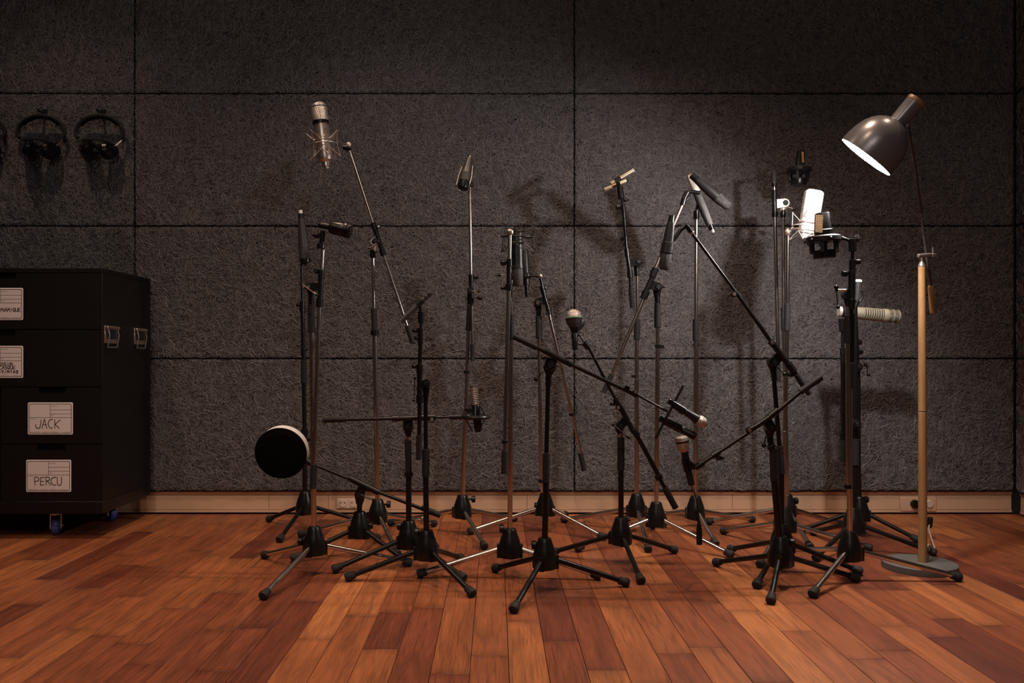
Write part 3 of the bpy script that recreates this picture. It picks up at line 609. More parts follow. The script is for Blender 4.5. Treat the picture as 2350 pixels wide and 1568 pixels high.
def joint(st, x0, y0, x1, y1, w0, w1, px=None, py=None, pr=8, mt='b', a=0.0, to=None, disc=None):
    """swivel: neck from (x0,y0) to (x1,y1) widening from w0 to w1, with a pivot drum; 'to' is a point on the boom it holds"""
    d = st['d']; u = d/F; p, q = P(x0, y0, d), P(x1, y1, d); m = MB()
    m.loft(p, q, [(0, w0/2*u), (.25, w0/2*u*1.05), (.7, w1/2*u), (.93, w1/2*u), (1, w1/2*u*.8)], 18, flat=0.75)
    px = x1 if px is None else px; py = y1 if py is None else py
    c = P(px, py, d); r = pr*u
    m.loft(c+Vector((0, .020, 0)), c-Vector((0, .026, 0)), [(0, r*.85), (.1, r), (.9, r), (1, r*.85)], 20)
    if to:
        e = P(to[0], to[1], d-0.022); v = e-c; v.y = 0; L = v.length; v.normalize(); s = v.cross(Vector((0, 1, 0)))
        m.obox(c+v*(L/2)+Vector((0, -.012, 0)), v, s, (0, 1, 0), L/2, r*.95, .013)
    o = obj('swivel_joint', m, mt, st['t']); st['last'] = o
    m = MB(); c2 = c-Vector((0, .026, 0)); m.loft(c2, c2-Vector((0, .004, 0)), [(0, r*.6), (1, r*.5)], 16); obj('pivot_cap', m, disc or 'k', o)
    return o
def clip_arm(st, pts, w, mt='b', part='microphone_clip', a=-0.022):
    d = st['d']; m = MB(); m.path([P(x, y, d+a+(dd if dd else 0)) for x, y, dd in pts], w/2*(d+a)/F, 10); return obj(part, m, mt, st['t'])
def ring_w(st, x, y, w, h, part='collar', mt='b', a=0.0):
    return T_(st, part, mt, (x, y-h/2, x, y+h/2), w, a=a)

# microphones: a body revolved along an axis given by two pixels and a depth; pieces are parts
def mic(label, name, d, p0, p1, pieces, cat='microphone', d1=None, n=22, group=None):
    a, b = P(p0[0], p0[1], d), P(p1[0], p1[1], d1 or d)
    t = thing(name, label, cat, b if b.z < a.z else a, group); ax = (b-a); u = (a.y+b.y)/2/F
    for part, mt, prof, kw in pieces:
        m = MB(); t0, t1 = prof[0][0], prof[-1][0]; L = t1-t0
        q0, q1 = a+ax*t0, a+ax*t1
        m.loft(q0, q1, [((t_-t0)/L, w/2*u) for t_, w in prof], n, **kw); obj(part, m, mt, t)
    return t, a, ax, u
def spider(label, c, axis, R, rin, h, mt, r=.0016, n=4, ph=0.4, up=1.0, dn=1.0):
    """elastic shock mount: ring, posts above and below, V shaped cords to an inner cradle"""
    t = thing('shock_mount', label, 'shock mount', c-Vector(axis).normalized()*h*dn)
    ax = Vector(axis).normalized(); v = ax.orthogonal().normalized(); w_ = ax.cross(v)
    m = MB(); m.ring(c, ax, R, r*1.5, 44, 8); obj('outer_ring', m, mt, t)
    m = MB()
    for s in (-.35, .35): m.ring(c+ax*(h*s), ax, rin, r*1.1, 30, 6)
    obj('inner_cradle', m, mt, t)
    for k in range(n):
        an = ph+2*PI*k/n; e = v*math.cos(an)+w_*math.sin(an); m = MB()
        for s, l in ((1, up), (-1, dn)):
            tip = c+e*(R*1.12)+ax*(s*h*l); m.tube(c+e*R, tip, r, n=6); m.ball(tip, r*1.7, 8)
            for q in (-1, 1):
                a2 = an+q*PI/n; m.tube(tip, c+(v*math.cos(a2)+w_*math.sin(a2))*rin+ax*(.35*h*s), r*.8, n=6)
        obj('spider_strut', m, mt, t)
    return t
def pl(*a): return list(a)
# --- A: black stand at the far left, dark stage microphone hanging head down
A = stand('black stand behind the black disc, holding the tapered microphone upside down', 'b', (700, 1216), [(615, 1198), (640, 1247), (843, 1206)],
  [(0, 0, 699, 990, 11, 'lower_tube', 'b'), (699, 1000, 699, 985, 15, 'collar', 'b'), (699, 986, 697, 870, 9.5, 'tube', 'b'), (697, 880, 697, 826, 13, 'hand_grip', 'r'),
   (697, 826, 696, 800, 11, 'collar', 'b'), (696, 812, 694, 700, 9, 'tube', 'b'), (694, 716, 694, 692, 13, 'collar', 'b'), (694, 693, 692, 600, 6, 'upper_tube', 'b')])
knob(A, 685, 700, 9, 0); knob(A, 702, 803, 6, 0)
m = MB().obox(P(709, 1010, A['d']), (1, 0, 0), (0, 1, 0), (0, 0, 1), .011, .008, .0065); obj('cable_clip', m, 'b', A['t'])
clip_arm(A, [(692, 603, .02), (700, 606, 0), (708, 600, -.02), (707, 575, -.022)], 4, a=-.01)
mic('dark tapered microphone with silver plug, upside down at the far left of the stands', 'stage_microphone', A['d']-.035, (689.5, 483), (701, 603), [
  ('cable_connector', 'W', [(0, 8.5), (.06, 9)], {}), ('connector_sleeve', 'k', [(.06, 9.5), (.065, 13), (.155, 14)], {}),
  ('body', 'g', [(.15, 11), (.16, 15.5), (.4, 20), (.65, 25), (.72, 26)], {}), ('grille', 'gk', [(.72, 25.5), (.9, 25), (.95, 25)], {}), ('end_cap', 'b', [(.93, 25.5), (.99, 25), (1, 22)], {})])
# --- C: chrome stand, kick microphone
Cc = stand('chrome stand with low counterweight, holding the glossy black barrel microphone', 'c', (721, 1319), [(602, 1379), (605, 1282), (944, 1300)],
  [(0, 0, 715, 762, 12, 'lower_tube', 'c'), (715, 763, 714, 700, 15.5, 'hand_grip', 'r'), (714, 700, 714, 682, 13, 'collar', 'b')], knob=(694, 1243))
joint(Cc, 714, 684, 712, 656, 12, 17, 712, 660, 9, to=(734, 658), disc='c')
boom(Cc, [(741, 574, 738, 622, 8.5, 'boom_tube', 'c'), (738, 620, 737, 640, 15, 'collar', 'b'), (737, 638, 734, 690, 12, 'boom_sleeve', 'b'), (734, 686, 733, 705, 16, 'collar', 'b'), (733, 705, 720, 1068, 9.5, 'boom_tube', 'c'), (720, 1066, 718, 1122, 14.5, 'counterweight', 'r')], -.03, -.055)
knob(Cc, 726, 623, 12, -.03, 1); lever(Cc, 692, 652, 727, 677, -.05, 3, (6, 7)); knob(Cc, 698, 660, 6, -.05, 2)
T_(Cc, 'microphone_holder', 'b', (736, 571, 737, 560), 19, a=-.028); T_(Cc, 'microphone_clip', 'b', (738, 565, 741, 530), 12, a=-.028); knob(Cc, 727, 540, 13, -.02)
mic('glossy black barrel shaped kick drum microphone pointing right', 'drum_microphone', Cc['d']-.03, (731, 516), (806, 531), [
  ('cable_end', 'b', [(0, 11), (.03, 14), (.1, 14), (.11, 12)], {}), ('stem', 'b', [(.1, 13.5), (.36, 15)], {}), ('head', 'b', [(.33, 20), (.37, 28), (.45, 31), (.75, 33), (.78, 32)], {}),
  ('head_ring', 'b', [(.78, 31), (.80, 36), (.86, 36), (.88, 32), (.90, 36), (.97, 35), (1, 31)], {})])
# --- D: chrome stand, silver valve microphone high up
Dd = stand('tall chrome boom stand with chrome swivel, carrying the highest microphone', 'c', (867, 1239), [(686, 1234), (999, 1209), (913, 1280)],
  [(0, 0, 860, 768, 11.5, 'lower_tube', 'c'), (860, 770, 860, 758, 19, 'collar', 'b'), (860, 762, 858, 708, 14, 'hand_grip', 'r'), (858, 710, 856, 590, 8, 'upper_tube', 'c'), (856, 592, 855, 574, 12.5, 'collar', 'b')], knob=(888, 1158))
joint(Dd, 855, 578, 858, 556, 13, 18, 860, 557, 9, to=(874, 552), mt='s', disc='b')
boom(Dd, [(800, 336, 858, 516, 6.5, 'boom_tube', 'c'), (856, 512, 862, 530, 13, 'collar', 'b'), (862, 528, 880, 583, 10.5, 'boom_sleeve', 'b'), (876, 572, 881, 587, 14, 'collar', 'b'), (881, 586, 937, 756, 7, 'boom_tube', 'c'), (935, 748, 948, 788, 12.5, 'counterweight', 'r')], -.03)
knob(Dd, 870, 521, 9, -.035, 2); lever(Dd, 868, 556, 847, 570, -.055, 3, (9, 5)); knob(Dd, 862, 553, 13, -.03, 1)
T_(Dd, 'microphone_holder', 'b', (788, 338, 806, 342), 12, a=-.03); m = MB().ball(P(800, 332, Dd['d']-.035), .010); obj('ball_joint', m, 'w', Dd['t'])
_, a_, ax_, u_ = mic('large silver valve microphone with ridged grille, highest of all microphones', 'studio_microphone', Dd['d']-.03, (730.5, 236), (750, 388), [
  ('grille_cap', 'gs', [(0, 18), (.015, 27), (.04, 34), (.065, 36)], {}), ('grille', 'gs', [(.07, 33), (.09, 37), (.28, 38)], {}), ('grille_band', 'b', [(.27, 37), (.33, 37)], {}),
  ('body', 's', [(.32, 34), (.34, 35), (.82, 35.5), (.87, 33), (.9, 22)], {}), ('connector', 's', [(.89, 19), (.96, 19), (.965, 12), (1, 11)], {})])
spider('silver wire shock mount around the highest silver microphone', a_+ax_*.64, -ax_, .053, .033, .050, 's', .0015, 6, .2)
# --- E: low black stand with the disc
E = stand('low black boom stand, its boom sloping down to the right from the round disc', 'b', (825.5, 1276), [(668, 1291), (939, 1302), (867, 1241)],
  [(0, 0, 825, 1166, 11.5, 'lower_tube', 'b')], knob=(847, 1206))
joint(E, 825, 1168, 826, 1135, 12, 22, 826, 1134, 10.5, to=(836, 1114), disc='k'); lever(E, 830, 1138, 858, 1148, -.05, 2.6, (9, 9), 'b')
boom(E, [(712, 1063, 806, 1101, 7.5, 'boom_tube', 'b'), (801, 1097, 812, 1102, 13, 'collar', 'b'), (806, 1100, 870, 1131, 14, 'boom_sleeve', 'b'), (870, 1130, 974, 1170, 8.5, 'boom_tube', 'b'), (966, 1165, 976, 1170, 12, 'collar', 'b'), (974, 1169, 1011, 1183, 13.5, 'counterweight', 'r')], -.022)
T_(E, 'microphone_holder', 'b', (700, 1056, 714, 1065), 15, a=-.022)
c = P(644, 1041, E['d']-.04); u = c.y/F
t = thing('pop_screen', 'round black pop screen with bright white rim, left of all the stands', 'pop screen', c-Vector((0, 0, 58*u)))
bk = c+Vector((.001, .046, .0085)); R0 = 59.5*u
av = (bk-c).normalized()
m = MB(); m.loft(c+av*.006, bk, [(0, R0), (.03, R0*1.0), (.97, R0*.985), (1, R0*.96)], 64); obj('shell', m, 'W', t)
m = MB(); m.loft(c-av*.004, c+av*.0065, [(0, R0*.985), (.2, R0*1.004), (1, R0*1.004)], 64); obj('front_rim', m, 'd', t)
m = MB(); m.loft(c-av*.009, c-av*.003, [(0, R0*.72), (.5, R0*.9), (1, R0*.965)], 64); obj('front_mesh', m, 'd', t)
m = MB(); m.path([P(694, 1052, E['d']-.01), P(703, 1054, E['d']-.012), P(708, 1062, E['d']-.02)], .006, 8); obj('bracket', m, 'b', t)
# --- F: black stand with horizontal boom
Fk = stand('black stand whose boom lies level, ribbed microphone at its right end', 'b', (938, 1303), [(763, 1316), (1066, 1336), (1000, 1262)],
  [(0, 0, 938, 1086, 13, 'lower_tube', 'b'), (938, 1094, 938, 1084, 20, 'collar', 'b'), (938, 1086, 936, 1010, 15, 'hand_grip', 'r'), (936, 1010, 937, 1002, 12, 'collar', 'c')], knob=(921, 1208))
joint(Fk, 937, 1004, 937, 975, 13, 24, 937, 978, 11, to=(937, 962))
boom(Fk, [(742, 964, 794, 963, 13, 'counterweight', 'r'), (792, 963, 905, 961, 8, 'boom_tube', 'b'), (900, 961, 916, 961, 14, 'collar', 'b'), (912, 961, 966, 959, 12, 'boom_sleeve', 'b'), (966, 959, 1000, 958, 14, 'collar', 'b'), (1000, 958, 1036, 957.5, 6, 'boom_tube', 'b'), (1031, 957.5, 1062, 957, 12, 'microphone_holder', 'k')], -.022, -.03)
knob(Fk, 991, 964, 14, -.03, 2)
_, a_, ax_, u_ = mic('small ribbed silver microphone standing in a flat black ring', 'ribbon_microphone', Fk['d']-.03, (1086.5, 883), (1098, 992), [
  ('top_plate', 'n', [(0, 20), (.02, 20.5), (.03, 18)], {'flat': .9, 'sq': 4}), ('grille', 'n', [(.03+.4*k/22, 18.5 if k % 2 else 15.5) for k in range(23)], {'flat': .9, 'sq': 3.5}),
  ('body', 'b', [(.42, 15), (.45, 18), (.9, 19), (.97, 15), (1, 9)], {'flat': .9, 'sq': 3})], n=20)
c = P(1091, 957, Fk['d']-.03); t = thing('shock_mount', 'flat black ring mount around the small ribbed microphone', 'shock mount', c-Vector((0, 0, .02)))
u = c.y/F; m = MB(); R0 = 30*u
prf = [c+Vector((R0*math.cos(k*PI/20), R0*math.sin(k*PI/20), 0)) for k in range(40)]
m.path(prf, 5*u, 8, True); obj('outer_ring', m, 'k', t)
for k in range(6):
    an = PI/6+k*PI/3; e = Vector((math.cos(an), math.sin(an), 0)); m = MB()
    m.tube(c+e*R0*.95, c+e*.016+Vector((0, 0, 26*u)), .0014, n=6); m.tube(c+e*R0*.95, c+e*.012+Vector((0, 0, -33*u)), .0014, n=6); obj('elastic_cord', m, 'b', t)
# --- G: black stand with pencil microphone
Gg = stand('black stand with upright boom and dark grey pencil microphone on top', 'b', (979, 1331), [(793, 1335), (1086, 1373), (1059, 1288)],
  [(0, 0, 977, 1094, 13, 'lower_tube', 'b'), (977, 1095, 977, 1031, 17, 'hand_grip', 'r'), (977, 1032, 977, 922, 9.5, 'upper_tube', 'b')], knob=(961, 1222))
joint(Gg, 977, 925, 978, 880, 11, 17, 979, 879, 9, to=(964, 885)); lever(Gg, 952, 868, 950, 919, -.04, 2.2, (8, 8), 'b')
boom(Gg, [(966, 738, 965, 775, 6, 'boom_tube', 'b'), (965, 754, 965, 789, 13, 'collar', 'b'), (965, 789, 963, 840, 9.5, 'boom_tube', 'b'), (963, 837, 963, 856, 15, 'collar', 'b'), (963, 855, 963, 912, 12.5, 'boom_sleeve', 'b'), (963, 907, 963, 925, 16, 'collar', 'b'), (963, 923, 962, 1002, 9.5, 'boom_tube', 'b'), (962, 999, 961, 1055, 13.5, 'counterweight', 'r')], -.022)
knob(Gg, 953, 759, 9, -.022); knob(Gg, 951, 841, 9, -.022); knob(Gg, 957, 776, 8, -.022)
T_(Gg, 'microphone_holder', 'b', (966, 716, 966, 742), 14, a=-.022)
mic('dark grey pencil microphone tilted up to the right on the black upright boom', 'pencil_microphone', Gg['d']-.03, (989, 671), (920, 738), [
  ('grille', 'g', [(0, 11), (.02, 12.5), (.1, 12.5), (.11, 11.5), (.12, 12.5), (.2, 12.5), (.21, 11.5), (.22, 12.5), (.27, 12.5)], {}), ('body', 'g', [(.27, 12), (.28, 12.5), (.95, 12.5), (.99, 14), (1, 13)], {})])
m = MB(); m.loft(P(969, 690, Gg['d']-.03), P(958, 701, Gg['d']-.03), [(0, .0105), (1, .0105)], 16); m.tube(P(965, 696, Gg['d']-.024), P(966, 718, Gg['d']-.022), .006, n=10); obj('microphone_clip', m, 'k', Gg['t'])
# --- H: chrome stand, dark microphone in silver fork
Hh = stand('chrome stand behind the level black boom, with grey fork mounted microphone at its top', 'c', (1061, 1226), [(1113, 1263), (1183, 1197), (893, 1207)],
  [(0, 0, 1069, 945, 11, 'lower_tube', 'c'), (1070, 952, 1070, 940, 6, 'collar', 'b'), (1069, 950, 1075, 757, 8.5, 'tube', 'c'), (1075, 759, 1078, 703, 13, 'hand_grip', 'r'), (1078, 705, 1078, 699, 13, 'collar', 'c')], knob=(1083, 1146))
ring_w(Hh, 1071, 854, 14, 6)
joint(Hh, 1078, 702, 1080, 668, 12, 14, 1080, 668, 8, to=(1084, 662)); lever(Hh, 1083, 668, 1098, 669, -.05, 4, (0, 7)); knob(Hh, 1102, 684, 9, -.04)
boom(Hh, [(1078, 426, 1081, 634, 7, 'boom_tube', 'c'), (1081, 631, 1081, 648, 12, 'collar', 'b'), (1081, 646, 1083, 702, 10, 'boom_sleeve', 'b'), (1083, 700, 1084, 794, 6.5, 'boom_tube', 'c'), (1084, 790, 1085, 829, 9.5, 'counterweight', 'r')], -.015)
knob(Hh, 1093, 636, 9, -.015)
m = MB().obox(P(1075, 943, Hh['d']), (1, 0, 0), (0, 1, 0), (0, 0, 1), .016, .008, .009); obj('cable_clip', m, 'b', Hh['t'])
T_(Hh, 'microphone_holder', 'b', (1080, 418, 1080, 430), 12, a=-.015)
_, a_, ax_, u_ = mic('grey tapered microphone held in a thin silver fork above the chrome stand', 'stage_microphone', Hh['d']-.03, (1079, 357), (1061.5, 434), [
  ('cable_connector', 's', [(0, 4), (.06, 4), (.07, 8), (.09, 14)], {}), ('body', 'g', [(.09, 13), (.1, 15), (.35, 20), (.55, 24), (.56, 25)], {}), ('grille', 'gk', [(.56, 24.5), (.78, 25)], {}), ('end_cap', 'b', [(.77, 25), (.92, 26), (.98, 24), (1, 18)], {})], d1=Hh['d']-.07)
for s in (-1, 1):
    m = MB(); e = Vector((s*.0262, -.010, .004)); m.path([a_+ax_*.35+e*.8, a_+ax_*.65+e, a_+ax_*.92+e, a_+ax_*1.0+Vector((s*.012, .01, -.004)), P(1080, 424, Hh['d']-.015)], .0014, 6); obj('mounting_fork', m, 's', Hh['t'])
# --- I: chrome stand front centre, large black valve microphone
I = stand('round capped chrome stand in front of the black microphone in its wire cage', 'c', (1170, 1325), [(958, 1327), (1378, 1332), (1163, 1249)],
  [(0, 0, 1173, 780, 11.5, 'lower_tube', 'c'), (1173, 781, 1173, 722, 14, 'hand_grip', 'r'), (1173, 725, 1171, 666, 8, 'upper_tube', 'c')], knob=(1156, 1214))
boom(I, [(1170, 535, 1169, 598, 9, 'boom_tube', 'c'), (1169, 595, 1169, 612, 13, 'collar', 'b'), (1168, 610, 1168, 655, 11, 'boom_sleeve', 'b'), (1168, 652, 1168, 667, 16, 'collar', 'b'), (1168, 665, 1158, 1036, 10, 'boom_tube', 'c'), (1158, 1034, 1157, 1088, 14, 'counterweight', 'r')], -.02, -.05)
joint(I, 1171, 690, 1171, 640, 10, 12, 1172, 636, 8, to=(1168, 636)); knob(I, 1155, 603, 12, -.02); lever(I, 1147, 632, 1160, 632, -.05, 5, (8, 0)); knob(I, 1155, 661, 7, -.02)
ring_w(I, 1158, 1014, 14, 7, a=-.045)
m = MB(); c = P(1170, 533, I['d']-.02); m.loft(c+Vector((0, 0, -.008)), c+Vector((0, 0, .012)), [(0, .011), (.3, .0125), (.6, .012), (.85, .007), (1, .002)], 20); obj('boom_cap', m, 's', I['t'])
_, a_, ax_, u_ = mic('large black valve microphone hung upside down in a black wire cage', 'studio_microphone', I['d']+.045, (1186, 522), (1188, 657), [
  ('connector', 'k', [(0, 14), (.03, 16), (.06, 20)], {}), ('body', 'k', [(.05, 21), (.08, 24), (.62, 26), (.66, 27), (.67, 25)], {}), ('trim_ring', 'g', [(.655, 27.5), (.7, 27.5)], {}), ('grille', 'gk', [(.7, 25), (.72, 26), (.96, 26), (1, 22)], {})])
spider('black wire cage shock mount around the upside down black microphone', a_+ax_*.16, Vector((0.02, -.1, 1)), .052, .028, .052, 'k', .0015, 5, .55, .75, .95)
m = MB(); m.path([P(1170, 533, I['d']-.02), P(1172, 540, I['d']), P(1174, 545, I['d']+.005)], .0035, 8); obj('shock_mount_arm', m, 'b', I['t'])
# --- K: chrome stand behind, second black microphone
K = stand('chrome boom stand near the wall, boom end hanging left of the ball headed microphone', 'c', (1251, 1219), [(1074, 1228), (1298, 1187), (1389, 1242)],
  [(0, 0, 1242, 1104, 11, 'lower_tube', 'c'), (1242, 1108, 1242, 1100, 13, 'collar', 'b'), (1242, 1105, 1237, 777, 9, 'tube', 'c'), (1237, 778, 1236, 726, 14.5, 'hand_grip', 'r'), (1236, 728, 1236, 708, 11.5, 'collar', 'b')], knob=(1234, 1161))
ring_w(K, 1242, 816, 9, 2); joint(K, 1236, 712, 1234, 695, 12, 19, 1234, 696, 9.5, to=(1250, 690), disc='c'); lever(K, 1242, 695, 1256, 720, -.05, 2.6, (7, 4))
boom(K, [(1240, 636, 1245, 660, 8, 'boom_tube', 'b'), (1243, 656, 1248, 674, 12, 'collar', 'b'), (1247, 672, 1259, 712, 9, 'boom_sleeve', 'b'), (1257, 708, 1260, 722, 14, 'collar', 'b'), (1260, 720, 1334, 1043, 7.5, 'boom_tube', 'c'), (1332, 1040, 1341, 1081, 12, 'counterweight', 'r')], -.025)
knob(K, 1252.5, 661, 8, -.025, 2); T_(K, 'collar', 'b', (1312, 948, 1314, 954), 14, a=-.025)
m = MB().ball(P(1241, 634, K['d']-.035), .009); obj('ball_joint', m, 's', K['t']); clip_arm(K, [(1240, 636, 0), (1228, 633, .01), (1212, 634, .015)], 6, 'k', 'microphone_holder', -.02)
mic('slim black microphone half hidden behind the large black valve microphone', 'studio_microphone', K['d']-.01, (1203, 572), (1210, 682), [
  ('body', 'k', [(0, 16), (.04, 19), (.5, 19), (.52, 15)], {}), ('mounting_collar', 'b', [(.5, 18), (.52, 26), (.58, 28), (.62, 20)], {}), ('base', 'b', [(.62, 16), (.75, 16)], {}), ('cable_connector', 'b', [(.75, 10), (1, 10)], {})])
# --- J: black stand, front centre, stereo pair of stage microphones
J = stand('black stand at the front centre, its boom sloping down to the pair of stage microphones', 'b', (1250, 1354), [(1134, 1313), (1177, 1410), (1442, 1347)],
  [(0, 0, 1253, 1106, 14, 'lower_tube', 'b'), (1253, 1108, 1254, 1040, 17, 'hand_grip', 'r'), (1254, 1043, 1258, 882, 10.5, 'upper_tube', 'b'), (1258, 888, 1259, 864, 14, 'collar', 'b')], knob=(1230, 1251))
joint(J, 1259, 868, 1262, 838, 14, 30, 1262, 838, 13, to=(1266, 822)); lever(J, 1247, 852, 1230, 871, -.03, 2.2, (0, 10), 'b')
boom(J, [(1178, 772, 1232, 798, 14, 'counterweight', 'r'), (1230, 797, 1250, 807, 10, 'boom_tube', 'b'), (1249, 805, 1300, 832, 13, 'boom_sleeve', 'b'), (1297, 829, 1314, 839, 14, 'collar', 'b'), (1313, 838, 1434, 895, 9, 'boom_tube', 'b'), (1431, 892, 1463, 908, 12.5, 'collar', 'b'), (1463, 907, 1532, 945, 5.5, 'boom_tube', 'b')], -.025, -.06)
knob(J, 1457, 900, 11, -.06, 2); m = MB().obox(P(1439, 891, J['d']-.055), (1, 0, -.5), (0, 1, 0), (.5, 0, 1), .007, .006, .006); obj('cable_clip', m, 'b', J['t'])
T_(J, 'stereo_bar', 'k', (1568, 885, 1504, 1007), 6, a=-.06)
T_(J, 'bar_clamp', 'b', (1534, 920, 1550, 929), 14, a=-.06); T_(J, 'bar_clamp', 'b', (1513, 960, 1530, 969), 14, a=-.06)
T_(J, 'microphone_clip', 'b', (1548, 929, 1570, 944), 17, 20, a=-.065); T_(J, 'microphone_clip', 'b', (1528, 968, 1562, 985), 18, 20, a=-.065)
hm = [('grille', 'gs', [(0, 6), (.03, 14), (.09, 21), (.17, 26), (.26, 27), (.33, 25), (.37, 21)], {}), ('grille_ring', 'k', [(.355, 22.5), (.36, 24), (.395, 23.5), (.40, 21)], {}), ('handle', 'k', [(.39, 20.5), (.6, 18), (1, 13)], {})]
mic('stage microphone with round silver grille pointing down right, upper of the pair on the bar', 'stage_microphone', J['d']-.065, (1622, 977), (1562, 938), hm)
mic('all black stage microphone, lower of the pair on the bar', 'stage_microphone', J['d']-.065, (1597, 1003), (1556, 982), [('grille', 'b', [(0, 12), (.04, 17), (.12, 18), (.3, 18)], {}), ('handle', 'k', [(.3, 17), (1, 16)], {})], d1=J['d']-.045)
# --- L: black stand with ball headed kick microphone
Lk = stand('black boom stand behind the front centre one, holding the green ringed microphone', 'b', (1425, 1293), [(1551, 1270), (1472, 1343), (1263, 1276)],
  [(0, 0, 1425, 1076, 12.5, 'lower_tube', 'b'), (1425, 1080, 1425, 1004, 16, 'hand_grip', 'r'), (1425, 1006, 1424, 994, 12, 'collar', 'c')])
joint(Lk, 1424, 998, 1420, 978, 13, 19, 1422, 977, 9, to=(1437, 964)); lever(Lk, 1407, 975, 1442, 1004, -.05, 2.4, (8, 9), 'b')
boom(Lk, [(1350, 796, 1413, 918, 7, 'boom_tube', 'b'), (1411, 915, 1424, 936, 12, 'collar', 'b'), (1422, 932, 1454, 992, 12, 'boom_sleeve', 'b'), (1452, 985, 1464, 1002, 15, 'collar', 'b'), (1462, 1000, 1512, 1093, 10.5, 'boom_tube', 'b'), (1509, 1090, 1514, 1101, 17, 'collar', 'b'), (1513, 1098, 1528, 1124, 9, 'boom_tube', 'b'), (1526, 1121, 1551, 1167, 14.5, 'counterweight', 'r')], -.022)
knob(Lk, 1406, 927, 8, -.022); knob(Lk, 1418, 936, 11, -.03, 2)
T_(Lk, 'microphone_holder', 'b', (1340, 786, 1351, 800), 16, 12, a=-.022); clip_arm(Lk, [(1324, 766, 0), (1332, 772, 0), (1340, 785, 0)], 4); clip_arm(Lk, [(1318, 790, 0), (1340, 791, 0)], 3.5)
mic('ball headed microphone with green ring standing upright beside the vertical seam', 'drum_microphone', Lk['d']-.03, (1316, 710), (1320, 804), [
  ('grille', 'gs', [(0, 12), (.03, 24), (.08, 32), (.15, 37), (.2, 38)], {}), ('green_ring', 't', [(.18, 40), (.19, 43), (.215, 43), (.225, 40)], {}), ('lower_grille', 'gk', [(.22, 39), (.3, 36), (.38, 30), (.44, 23)], {}),
  ('neck', 'b', [(.38, 29), (.45, 22), (.58, 13), (.6, 14)], {}), ('handle', 'k', [(.59, 14), (.61, 16), (.97, 12.5), (1, 11)], {})])
c = P(1328, 733, Lk['d']); m = MB(); m.loft(c, P(1321, 760, Lk['d']-.01), [(0, .022), (.4, .026), (1, .010)], 16, flat=.5); obj('back_shell', m, 'k', Lk['t'])
# --- M: chrome stand with black boom and gold pencil pair
Mm = stand('chrome stand with a thin black upright boom carrying the two gold pencil microphones', 'c', (1461, 1222), [(1290, 1200), (1488, 1270), (1631, 1205)],
  [(0, 0, 1461, 870, 10.5, 'lower_tube', 'c'), (1461, 872, 1461, 778, 9.5, 'tube', 'c'), (1461, 780, 1463, 733, 14, 'hand_grip', 'r'), (1463, 735, 1462, 632, 7, 'upper_tube', 'c'), (1462, 634, 1461, 617, 11.5, 'collar', 'b')], knob=None)
joint(Mm, 1461, 620, 1461, 603, 12, 16, 1463, 602, 9, to=(1443, 604)); knob(Mm, 1476, 602, 5, -.02)
m = MB().obox(P(1457, 864, Mm['d']), (1, 0, 0), (0, 1, 0), (0, 0, 1), .013, .007, .005); obj('cable_clip', m, 'b', Mm['t']); m = MB().path([P(1474, 1145, Mm['d']), P(1475, 1157, Mm['d'])], .0025, 8); m.path([P(1466, 1152, Mm['d']), P(1479, 1149, Mm['d'])], .002, 8); obj('thumb_screw', m, 'w', Mm['t'])
boom(Mm, [(1427, 455, 1430, 475, 6, 'boom_tube', 'b'), (1429, 472, 1431, 486, 11, 'collar', 'b'), (1431, 484, 1438, 574, 8, 'boom_tube', 'b'), (1438, 571, 1440, 589, 12, 'collar', 'b'), (1440, 587, 1445, 622, 9.5, 'boom_sleeve', 'b'), (1445, 621, 1446, 638, 12.5, 'collar', 'b'), (1446, 636, 1448, 664, 8, 'boom_tube', 'b'), (1448, 661, 1452, 706, 12, 'counterweight', 'r')], -.022)
knob(Mm, 1418, 476, 10, -.022); knob(Mm, 1434, 459, 8, -.015); m = MB().obox(P(1430, 550, Mm['d']-.022), (1, 0, 0), (0, 1, 0), (0, 0, 1), .011, .006, .006); obj('cable_clip', m, 'b', Mm['t'])
T_(Mm, 'microphone_holder', 'b', (1422, 428, 1426, 456), 13, 15, a=-.022)
gm = [('body', 'o', [(0, 8), (.01, 9.5), (.96, 9.5), (1, 8.5)], {})]
mic('upper gold pencil microphone of the crossed pair', 'pencil_microphone', Mm['d']-.035, (1401, 422), (1454, 391), gm+[('end_ring', 'w', [(.97, 10), (1.01, 10)], {}), ('clip_band', 'b', [(.18, 11.5), (.42, 11.5)], {})])
mic('lower gold pencil microphone of the crossed pair', 'pencil_microphone', Mm['d']-.005, (1386, 436), (1440, 414), gm+[('end_ring', 'b', [(.95, 10), (1.0, 10)], {})])
m = MB(); m.tube(P(1417, 415, Mm['d']-.04), P(1422, 432, Mm['d']-.02), .008, n=12); obj('microphone_clip', m, 'b', Mm['t'])
